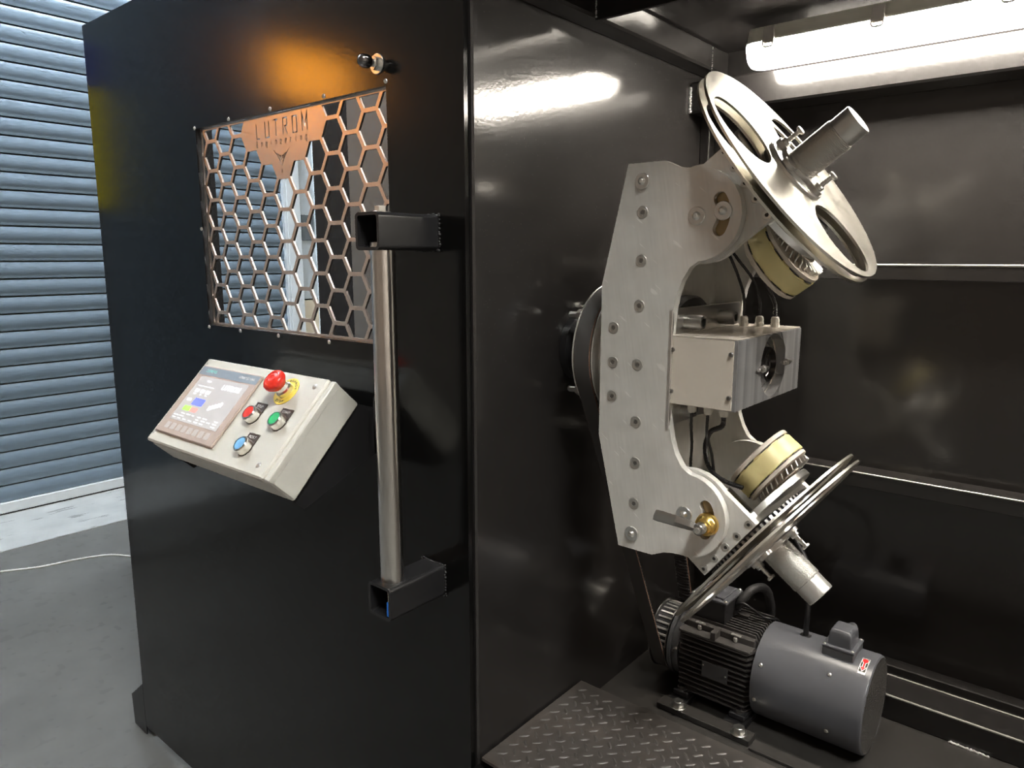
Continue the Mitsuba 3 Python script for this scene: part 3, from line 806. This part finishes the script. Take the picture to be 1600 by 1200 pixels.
for a in range(0, 360, 90):
    nutp = nutp.difference(Point(.047 * math.cos(math.radians(a + 20)), .047 * math.sin(math.radians(a + 20))).buffer(.006))
part(br_, 'lock_nut', ext(nutp.difference(Point(0, 0).buffer(.0305)), .018, CMx(.0235) @ trimesh.transformations.translation_matrix([YC, ZC, 0])), 'm_blackox', 30, label='notched lock nut')

# drive belt, one mesh with its teeth
MY_, MZ = .54, .602
mr = .0705


def stadium2(c0, r0, c1, r1, n=60):
    return Point(*c0).buffer(r0, n).union(Point(*c1).buffer(r1, n)).convex_hull


outer = stadium2((YC, ZC), PR, (MY_, MZ), mr)
innr = stadium2((YC, ZC), PR - .0035, (MY_, MZ), mr - .0035)
belt = thing('drive_belt', 'black toothed belt running from the large pulley down to the motor pulley', 'belt')
part(belt, 'band', ext(outer.difference(innr), .029, CMx(PX0 + .003)), 'm_belt', 30)
L = innr.exterior
cy0 = []
ntooth = int(L.length / .008)
teeth = []
for i in range(ntooth):
    a, b = L.interpolate(i * .008), L.interpolate(i * .008 + .001)
    d = np.array([b.x - a.x, b.y - a.y]); d /= np.linalg.norm(d)
    nrm = np.array([-d[1], d[0]]); c = np.array([a.x, a.y])
    if np.dot(np.array([.4, .95]) - c, nrm) < 0:
        nrm = -nrm
    # teeth only on the two free strands
    dd0, dd1 = math.hypot(a.x - YC, a.y - ZC), math.hypot(a.x - MY_, a.y - MZ)
    if dd0 < PR - .0025 or dd1 < mr - .0025:
        continue
    q = [c + d * .0022 - nrm * .0005, c - d * .0022 - nrm * .0005, c - d * .0014 + nrm * .0028, c + d * .0014 + nrm * .0028]
    teeth.append(ext(Polygon(q), .029, CMx(PX0 + .003)))
part(belt, 'tooth', cat(teeth), 'm_belt', False, kind='stuff')
edge = outer.buffer(-.0008).difference(outer.buffer(-.0022))
part(belt, 'cord_edge', ext(edge, .0006, CMx(PX0 + .0322)), 'm_belt_edge', False, label='reddish frayed belt edge')
part(belt, 'cord_edge', ext(edge, .0006, CMx(PX0 + .0022)), 'm_belt_edge', False, label='reddish frayed belt edge')

# ------------------------------------------------------------------ taping heads
AL = math.radians(37)


def head_frame(low):
    s = -1 if low else 1
    M = np.eye(4)
    M[:3, 0] = [math.cos(AL), 0, s * math.sin(AL)]; M[:3, 1] = [0, 1, 0]; M[:3, 2] = [-math.sin(AL), 0, s * math.cos(AL)]
    M[:3, 3] = [.285, YC, ZC + s * .219]
    return M


def head(low):
    M = head_frame(low)
    where = 'lower' if low else 'upper'
    h = thing('spool_head', f'tilted double disc spool head with threaded spindle on the {where} frame arm', 'spool head')
    A_, Y_, B_ = np.array([1., 0, 0]), np.array([0, 1., 0]), np.array([0, 0, 1.])
    # local axes: x along the head, y across the frame, z sideways
    sidep = Point(0, 0).buffer(.0685, 32).union(sbox(0, -.0665, .078, .0555))
    for y0 in (-.1145, .1025):
        part(h, 'bracket_plate', ext(sidep, .012, basis((0, y0 + .012, 0), A_, B_)), 'm_alu', False, M=M, label='aluminium bracket plate')
    for b in (.0490, .0230, -.0045, -.0310, -.0580):
        ps = part(h, 'bracket_screw', flatscrew((.0705, -.1145, b), -Y_, .0065, .001), 'm_screw', 30, M=M)
        part(ps, 'hex_socket', hexcup((.0705, -.1148, b), -Y_, .0026), 'm_blackox', False, M=M)
    part(h, 'base_plate', cat(bx(.060, .077, -.1023, .1023, -.066, .055, .001), cyl((.058, 0, -.022), A_, .1005, .0105, 72, .0008)), 'm_alu_bright', 30, M=M, label='bright round base plate')
    # toothed ring
    n = 66
    pts = []
    for i in range(n):
        for f, r in ((.0, .098), (.5, .098), (.5, .0925), (1.0, .0925)):
            a = 2 * math.pi * (i + f) / n
            pts.append((r * math.cos(a), r * math.sin(a)))
    tr = part(h, 'toothed_ring', ext(Polygon(pts).buffer(0).difference(Point(0, 0).buffer(.03)), .008, basis((.0785, 0, 0), Y_, B_)), 'm_steel_dark', False, M=M, label='toothed ring')
    part(tr, 'dark_band', lathe([(.02, 0), (.0930, 0), (.0930, .0078), (.02, .0078), (.02, 0)], (.0786, 0, 0), A_, 66), 'm_black_matt', 30, M=M)
    # discs
    disc = Point(0, 0).buffer(.1848, 64)
    for ang in (0, 120, 240):
        a = math.radians(ang)
        # in (y, b) coordinates: holes at b=-.119 and the two others
        disc = disc.difference(Point(.119 * math.sin(a), -.119 * math.cos(a)).buffer(.0572, 32))
    for a0, lab in ((.0885, 'inner flange disc'), (.1008, 'outer flange disc')):
        part(h, 'flange_disc', ext(disc, .0035, basis((a0, 0, 0), Y_, B_)), 'm_alu_disc', False, M=M, label='pale aluminium ' + lab)
    part(h, 'disc_core', cyl((.0921, 0, 0), A_, .050, .0086, 48), 'm_steel_dark', 30, M=M)
    part(h, 'hub_ring', lathe([(0, 0), (.0535, 0), (.0535, .0038), (.0515, .0055), (0, .0055)], (.1044, 0, 0), A_, 64), 'm_alu_bright', 30, M=M)
    lobes = Point(0, 0).buffer(.031, 24)
    for a in (0, 180, 90, 270):
        lobes = lobes.union(Point(.041 * math.sin(math.radians(a)), .041 * math.cos(math.radians(a))).buffer(.0105, 12))
    lobes = lobes.buffer(.006, 8).buffer(-.006, 8)
    part(h, 'lobed_plate', ext(lobes, .006, basis((.1100, 0, 0), Y_, B_)), 'm_steel', 30, M=M, label='four-lobed clamping plate')
    for b in (.041, -.041):
        part(h, 'plunger', lathe([(0, 0), (.0070, 0), (.0070, .005), (.0058, .006), (.0038, .0065), (.0034, .012), (.0046, .0135), (.0034, .015), (.0032, .022), (.0064, .0235), (.0068, .0245), (.0068, .0265), (.006, .0275), (0, .0275)], (.1161, 0, b), A_, 20), 'm_zinc', 35, M=M, label='small steel plunger')
    sp = [(0, 0), (.024, 0)]
    nt = 25
    for i in range(nt):
        x = .002 + i * (.059 / nt)
        sp += [(.0234, x), (.0244, x + .0006), (.0244, x + .0015), (.0234, x + .0020)]
    sp += [(.0240, .0615), (.0236, .0625), (.0222, .063)]
    spn = part(h, 'spindle', lathe(sp + [(0, .063)], (.1161, 0, 0), A_, 48), 'm_steel_thread', 25, M=M, label='threaded steel spindle')
    part(spn, 'end_sleeve', lathe([(0, 0), (.0222, 0), (.0226, .001), (.0226, .0262), (.0220, .0272), (.0205, .0276), (0, .0276)], (.1793, 0, 0), A_, 48), 'm_steel', 30, M=M, label='smooth end sleeve')
    part(h, 'shaft_core', cyl((.0, 0, 0), A_, .018, .0579, 24), 'm_steel_dark', 30, M=M)
    # brake
    bc = -.093
    bk = part(h, 'brake', lathe([(0, 0), (.0552, 0), (.0565, .0015), (.0565, .0068), (.055, .0075), (0, .0075)], (-.002, 0, bc), A_, 64), 'm_brake_body', 30, M=M, label='pale grey brake back plate')
    part(bk, 'coil_ring', lathe([(0, 0), (.0548, 0), (.0548, .0018), (.0558, .0022), (.0562, .003), (.0562, .0290), (.0550, .0306), (.05, .0306), (0, .0300)], (.0060, 0, bc), A_, 72), 'm_brake_yellow', 30, M=M, label='yellow brake ring')
    gaps = []
    for i in range(10):
        for a in np.arange(i * 36 + 3, i * 36 + 24, 3.0):
            pass
        aa = [math.radians(x) for x in np.linspace(i * 36 + 3, i * 36 + 24, 8)]
        pl = Polygon([(.0566 * math.sin(x), .0566 * math.cos(x)) for x in aa] + [(.0530 * math.sin(x), .0530 * math.cos(x)) for x in aa[::-1]])
        gaps.append(ext(pl, .0009, basis((.0058, 0, bc), Y_, B_)))
        gaps.append(ext(pl, .0007, basis((.0366, 0, bc), Y_, B_)))
    part(bk, 'vent_slot', cat(gaps), 'm_black_matt', False, M=M, label='dark vent slots')
    part(bk, 'front_plate', lathe([(0, 0), (.0535, 0), (.0548, .0015), (.0545, .006), (.050, .0075), (0, .0075)], (.0372, 0, bc), A_, 64), 'm_brake_body', 30, M=M)
    bl = []
    for i in range(30):
        a = 2 * math.pi * i / 30
        m = bx(-.001, .001, .030, .0500, 0, .010, .0005); m.apply_transform(trimesh.transformations.rotation_matrix(.5, [0, 1, 0]))
        m.apply_transform(trimesh.transformations.rotation_matrix(a, [0, 0, 1])); m.apply_transform(basis((.0452, 0, bc), Y_, B_)); bl.append(m)
    fan = part(bk, 'fan_wheel', lathe([(0, 0), (.030, 0), (.030, .010), (0, .010)], (.0448, 0, bc), A_, 32), 'm_brake_body', 30, M=M, label='finned cooling wheel')
    part(fan, 'fan_blade', cat(bl), 'm_alu_bright', False, M=M)
    # clamping bolts in the near plate
    nb = NEAR - YC
    loc = lambda x, z: np.linalg.inv(M) @ np.array([x, NEAR, ZC + (-z if low else z), 1])
    pv = loc(.2845, .2165)[:3]; sl = loc(.3225, .222)[:3]
    part(h, 'slot_insert', ext(slot(-1 if low else 1).buffer(-.0004), .004, PM(NEAR + .0135)), 'm_insert', False, label='brass-coloured insert in the curved slot')
    part(h, 'pivot_bolt', washer_bolt(pv, -Y_, .0125), 'm_zinc', 30, M=M)
    if not low:
        part(h, 'slot_bolt', washer_bolt(sl, -Y_, .0128), 'm_zinc', 30, M=M)
    else:
        kn = part(h, 'clamp_nut', lathe([(0, 0), (.0165, 0), (.0172, .002), (.0165, .006), (.0150, .007), (.0158, .009), (.0150, .012), (.0120, .015), (.0120, .019), (.0095, .021), (0, .021)], sl, -Y_, 40), 'm_brass', 30, M=M, label='brass clamping nut')
        hub = np.array([.3225, NEAR - .021, ZC - .222])
        lev = cyl(hub, -Y, .0088, .013, 24, .0015)
        d = np.array([-math.cos(math.radians(10)), -.30, math.sin(math.radians(16))]); d /= np.linalg.norm(d)
        up_ = np.cross(d, -Y); up_ /= np.linalg.norm(up_)
        sec, pts = [], []
        ms = []
        for i, (t, w, tk, off) in enumerate(((.004, .0062, .0050, 0), (.014, .0075, .0045, .001), (.034, .0088, .0038, .004), (.055, .0092, .0034, .0085), (.062, .0086, .0030, .0105))):
            c = hub - Y * .007 + d * t - Y * off
            pts.append([c + up_ * w - Y * tk * .0, c - Y * tk, c - up_ * w, c + Y * tk])
        for a, b in zip(pts[:-1], pts[1:]):
            ms.append(trimesh.convex.convex_hull(np.array(a + b)))
        part(kn, 'lever', cat(lev, *ms), 'm_lever', 40, label='curved steel clamping lever')
        part(kn, 'lever_screw', capscrew(hub - Y * .013, -Y, .0050, .004), 'm_zinc', 30)
    return h


head(False)
head(True)

# ------------------------------------------------------------------ cables of the rotating frame
zt = BZ1 + .0176
zb = BZ0 - .0176
c1, c2, c3 = [np.array([x, y, zt]) for x, y in gl_top]
d1, d2, d3 = [np.array([x, y, zb]) for x, y in gl_bot]
single('control_cable', tube([c1 + [0, 0, -.004], c1 + [-.002, .0, .03], c1 + [-.008, -.02, .07], c1 + [-.012, -.06, .11], c1 + [-.03, -.08, .15]], .0024, 8), 'm_cable', 'thin black cable from the left gland on top of the centre box', 'cable', 'cables of the centre box', smooth=True)
single('control_cable', tube([c2 + [0, 0, -.004], c2 + [-.001, .0, .025], c2 + [-.012, -.01, .06], c2 + [-.035, -.035, .10], c2 + [-.060, -.06, .15]], .0024, 8), 'm_cable', 'thin black cable curving from the middle gland on top of the centre box', 'cable', 'cables of the centre box', smooth=True)
HB = head_frame(False) @ np.array([.004, .02, -.13, 1]); HBL = head_frame(True) @ np.array([.0065, -.048, -.1235, 1])
single('corrugated_hose', tube([c3 + [0, 0, -.004], c3 + [-.001, -.004, .02], c3 + [-.006, -.018, .042], c3 + [-.008, -.04, .066]], .0040, 10, 12, .0030), 'm_cable', 'black corrugated hose from the right gland up to the upper brake', 'hose', smooth=30)
single('control_cable', tube([d1 + [0, 0, .004], d1 + [.0, .0, -.02], d1 + [-.012, .03, -.06], d1 + [-.022, .05, -.10], d1 + [-.02, .06, -.16]], .0024, 8), 'm_cable', 'thin black cable hanging from the left gland below the centre box', 'cable', 'cables of the centre box', smooth=True)
single('control_cable', tube([d2 + [0, 0, .004], d2 + [.0, .0, -.03], d2 + [-.004, .03, -.07], d2 + [-.006, .05, -.12], d2 + [-.006, .06, -.16]], .0024, 8), 'm_cable', 'thin black cable hanging straight from the middle gland below the centre box', 'cable', 'cables of the centre box', smooth=True)
single('corrugated_hose', tube([d3 + [0, 0, .004], d3 + [-.003, .003, -.014], np.array([.291, .222, 1.138]), np.array([.279, .233, 1.108]), np.array([.286, .238, 1.076]), np.array([.310, .237, 1.062]), np.array([.341, .236, 1.057])], .0040, 10, 12, .0030), 'm_cable', 'black corrugated hose looping from the right gland below the centre box to the lower brake', 'hose', smooth=30)

# ------------------------------------------------------------------ electric motor
mo = thing('electric_motor', 'black finned electric motor with grey fan cowl on the enclosure base', 'motor')
MC = np.array([0, MY_, MZ])
part(mo, 'stator', lathe([(0, 0), (.060, 0), (.060, .162), (0, .162)], MC + X * .126, X, 48), 'm_cast_black', 30)
part(mo, 'end_shield', lathe([(0, 0), (.0705, 0), (.0755, .003), (.0755, .010), (.070, .011), (.072, .013), (.0735, .022), (.072, .026), (0, .026)], MC + X * .106, X, 56), 'm_motor_grey_dark', 30, label='dark round end shield')
fx0, fx1 = .134, .288


def fin_profile(depth_lo, h):
    return Polygon([(fx0 + .004, depth_lo), (fx1, depth_lo), (fx1, depth_lo + h * .45), (fx1 - .010, depth_lo + h), (fx0 + .006, depth_lo + h), (fx0, depth_lo + h * .6)])


for z in np.arange(-.066, .060, .0107):        # side fins, towards and away from the viewer
    ro = .0785 if abs(z) < .05 else .0775
    ri = math.sqrt(max(.060 ** 2 - z * z, .02 ** 2)) - .002
    for s in (-1, 1):
        hgt = .0785 - ri
        m = ext(fin_profile(ri, hgt), .0030, basis((0, 0, 0), X, Y))
        if s < 0:
            m.apply_transform(np.diag([1, -1, 1, 1])); m.invert()
        m.apply_translation([0, MY_, MZ + z])
        part(mo, 'fin', m, 'm_fin', False)
for y in np.arange(-.041, .062, .0098):        # top fins
    ri = math.sqrt(max(.060 ** 2 - y * y, .02 ** 2)) - .002
    part(mo, 'fin', ext(fin_profile(ri, .0785 - ri), .0030, DM(MY_ + y + .003) @ trimesh.transformations.translation_matrix([0, MZ, 0])), 'm_fin', False)
part(mo, 'lug_shelf', cat(bx(fx0 + .002, fx1 - .004, MY_ - .0790, MY_ - .052, MZ + .056, MZ + .0615, .001), bx(fx0 + .004, fx1 - .006, MY_ - .055, MY_ - .0420, MZ + .045, MZ + .0735, .001)), 'm_fin', False, label='flat cast shelf')
for x in (.172, .246):
    part(mo, 'shelf_clip', cat(bx(x - .010, x + .010, MY_ - .0585, MY_ - .052, MZ + .0735, MZ + .0765, .0008), cyl((x, MY_ - .058, MZ + .0625), Z, .004, .009, 12, .001)), 'm_steel', 30)
part(mo, 'lifting_lug', cat(bx(.203, .214, MY_ - .079, MY_ - .050, MZ + .0615, MZ + .0765, .001)), 'm_fin', False)
part(mo, 'name_plate', bx(.190, .243, MY_ - .0815, MY_ - .0785, MZ - .020, MZ + .012, .0006), 'm_motor_grey_dark', False, label='dark rating plate')
for x, z in ((.193, MZ + .004), (.2395, MZ - .004)):
    part(mo, 'plate_rivet', domescrew((x, MY_ - .0815, z), -Y, .0018, .001), 'm_zinc', 30)
feet = []
for x in (.150, .268):
    for s in (-1, 1):
        part(mo, 'foot', cat(bx(x - .016, x + .016, MY_ + s * .050, MY_ + s * .088, .523, .535, .002), bx(x - .008, x + .008, MY_ + s * .030, MY_ + s * .066, .534, .556)), 'm_cast_black', False)
        part(mo, 'foot_bolt', hexnut((x, MY_ + s * .078, .535), Z, .006, .005, .0012), 'm_steel_dark', 30)
part(mo, 'foot_web', bx(.166, .252, MY_ - .064, MY_ + .064, .5235, .556, .002), 'm_cast_black', False)
part(mo, 'grub_bolt', cat(hexnut((.128, MY_ - .066, MZ + .012), -Y, .0048, .008), cyl((.128, MY_ - .073, MZ + .012), -Y, .0028, .010, 12)), 'm_zinc', 30)
cow = part(mo, 'fan_cowl', lathe([(.0885, 0), (.0898, 0), (.0898, .190), (.0885, .1945), (.0855, .1965), (.0855, .195), (.0880, .193), (.0885, .188), (.0885, 0)], MC + X * .2905, X, 96), 'm_motor_grey', 30, label='smooth grey fan cowl')
part(cow, 'cowl_back', ring(MC + X * .2915, X, .058, .0884, .002, 64), 'm_motor_grey_dark', 30)
gr = []
for t in np.arange(-.082, .083, .0062):
    h_ = math.sqrt(.0856 ** 2 - t * t)
    gr.append(bx(0, .0022, t - .0010, t + .0010, -h_, h_))
grm = mv(cat(gr), trimesh.transformations.rotation_matrix(math.radians(-52), [1, 0, 0])); grm.apply_translation(MC + X * .4848)
part(cow, 'grille_bar', grm, 'm_blackox', False, label='dark fan grille')
part(cow, 'grille_back', cyl(MC + X * .4785, X, .086, .002, 64), 'm_black_matt', 30)


def on_cowl(x, ang, h=0.0):
    a = math.radians(ang)                          # 90 = top, towards the viewer for > 90
    n = np.array([0, math.cos(a), math.sin(a)])
    return MC + X * x + n * (.0898 + h), n


for x, ang in ((.305, 150), (.4225, 134), (.300, 195), (.43, 200)):
    o, n = on_cowl(x, ang)
    part(cow, 'cowl_screw', domescrew(o, n, .0042, .0025), 'm_zinc', 30)
o, n = on_cowl(.358, 88, .0003)
part(cow, 'cable_slot', mv(ext(sbox(-.006, -.0035, .006, .0035).buffer(.0035), .0006), frame(o, n, X)), 'm_black_matt', False, label='dark cable slot')
# junction box on the cowl
JB = np.array([.4255, .540, MZ])
jb = part(mo, 'junction_box', bx(.3985, .4525, .508, .570, MZ + .082, MZ + .0985, .0015), 'm_motor_grey_dark', False)
part(jb, 'flange', bx(.3975, .4535, .507, .571, MZ + .0987, MZ + .1035, .0012), 'm_motor_grey', False, label='grey box flange')
part(jb, 'cover', loft([sbox(.4085, .518, .4425, .560).buffer(.004, 6), sbox(.4095, .519, .4415, .559).buffer(.004, 6), sbox(.4105, .520, .4405, .558).buffer(.004, 6), sbox(.4135, .523, .4375, .555).buffer(.004, 6), sbox(.4175, .527, .4335, .551).buffer(.004, 6)], [MZ + .1036, MZ + .118, MZ + .127, MZ + .1315, MZ + .1330]), 'm_motor_grey', 50, label='rounded grey cover')
for x in (.4015, .4495):
    for y in (.511, .567):
        part(jb, 'screw', domescrew((x, y, MZ + .1035), Z, .0028, .0018), 'm_zinc', 30)
part(jb, 'cable_entry', lathe([(0, 0), (.009, 0), (.009, .006), (.0075, .010), (0, .010)], (.432, .5645, MZ + .121), Y, 20), 'm_motor_grey_dark', 30)
# red arrow sticker wrapped on the cowl


def wrap(poly, h):
    m = ext(poly, .0003)
    m = m.subdivide().subdivide()
    v = m.vertices.copy(); a = math.radians(97) + v[:, 1] / .0898
    r = .0899 + h + v[:, 2]
    m.vertices = np.c_[v[:, 0] + .4705, MY_ + r * np.cos(a), MZ + r * np.sin(a)]
    return m


stk = part(mo, 'sticker', wrap(sbox(-.0075, -.0010, .0055, .0375), 0), 'm_print_white', False, label='red and black arrow sticker')
part(stk, 'black_field', wrap(sbox(-.0062, .0004, .0042, .0330), .0003), 'm_print_black', False)
part(stk, 'white_arrow', wrap(unary_union([Polygon([(-.0066, .0225), (.0046, .0225), (-.001, .0335)]), sbox(-.0036, .008, .0016, .024), Point(-.001, .007).buffer(.0058)]), .0006), 'm_print_white', False)
part(stk, 'red_arrow', wrap(unary_union([Polygon([(-.0050, .0235), (.0030, .0235), (-.001, .0315)]), sbox(-.0025, .008, .0005, .025), Point(-.001, .007).buffer(.0048)]), .0009), 'm_sticker_red', False)
# terminal box on the stator
tb = part(mo, 'terminal_box', bx(.143, .214, .505, .578, MZ + .070, MZ + .118, .0015), 'm_cast_black', False)
part(tb, 'lid', cat(bx(.1395, .2175, .5015, .5815, MZ + .1185, MZ + .1245, .0015), bx(.150, .207, .512, .571, MZ + .1245, MZ + .1275, .001)), 'm_motor_grey', False, label='grey terminal box lid')
for x in (.1445, .2125):
    for y in (.5065, .5765):
        part(tb, 'lid_screw', domescrew((x, y, MZ + .1245), Z, .0042, .003), 'm_zinc', 30)
part(mo, 'name_lug', bx(.222, .240, MY_ + .018, MY_ + .030, MZ + .0785, MZ + .0815), 'm_fin', False)
# motor pulley
mp = part(mo, 'motor_pulley', lathe([(0, 0), (mr - .006, 0), (mr - .006, .034), (0, .034)], MC + X * (PX0 + .0005), X, 64), 'm_black_matt', 30, label='toothed motor pulley')
tt = []
for i in range(34):
    a = 2 * math.pi * i / 34
    m = bx(-.0022, .0022, mr - .0068, mr - .0036, 0, .030, .0006); m.apply_transform(trimesh.transformations.rotation_matrix(a, [0, 0, 1])); m.apply_transform(frame(MC + X * (PX0 + .0025), X)); tt.append(m)
part(mp, 'tooth', cat(tt), 'm_steel', False)
part(mp, 'flange_ring', ring(MC + X * (PX0 - .0016), X, .03, mr + .0025, .002, 64), 'm_steel_dark', 30)
part(mp, 'flange_ring', ring(MC + X * (PX0 + .0348), X, .03, mr + .0025, .002, 64), 'm_steel_dark', 30)

# motor rails with bolts
for i, (y0, y1, lab) in enumerate(((.4075, .4375, 'black flat steel motor rail with two bolts beside the checker plate'), (.640, .660, 'black flat steel motor rail on the far side of the motor'))):
    pass
mrail = thing('motor_slide', 'black steel slide plate with two bright bolts under the motor', 'base plate')
part(mrail, 'plate', bx(.122, .312, .4065, .4385, .5105, .5225, .0012), 'm_base', False)
part(mrail, 'cross_bar', cat(bx(.130, .170, .4390, .64, .5105, .5220), bx(.248, .288, .4390, .64, .5105, .5220)), 'm_black_matt', False)
for x, y in ((.1625, .4195), (.2880, .4180)):
    part(mrail, 'bolt', hexnut((x, y, .5226), Z, .0112, .0095, .0026, 1.4), 'm_zinc', 30, label='bright hexagon bolt')
single('motor_beam', bx(.315, 2.1, .3985, .4280, .5102, .5165, .001), 'm_base', 'black flat bar along the base to the right of the motor slide plate', 'bar', smooth=False)

# motor cables
single('motor_conduit', tube([(.2145, .560, MZ + .095), (.224, .560, MZ + .112), (.236, .585, MZ + .130), (.248, .62, MZ + .122), (.254, .64, MZ + .085), (.250, .66, MZ + .03), (.24, .69, MZ - .03), (.235, .70, .517)], .0090, 14), 'm_rubber', 'thick black conduit arching behind the motor terminal box', 'conduit', smooth=True)
single('motor_cable', tube([(.2178, .548, MZ + .105), (.232, .548, MZ + .112), (.250, .555, MZ + .102), (.268, .565, MZ + .088), (.282, .575, MZ + .084), (.288, .60, MZ + .07), (.290, .64, MZ + .0)], .0028, 8), 'm_cable', 'thin dark cable from the terminal box over the motor fins', 'cable', smooth=True)
o, n = on_cowl(.358, 88)
single('cowl_cable', tube([o - Z * .004, o + Z * .02, o + np.array([.0, .0, .05]), (.353, .552, .775), (.342, .58, .815), (.305, .62, .842), (.27, .66, .87), (.22, .70, .90), (.18, .74, .93), (.17, .764, .945)], .0050, 10), 'm_cable', 'black cable rising from the slot in the grey fan cowl', 'cable', smooth=True)
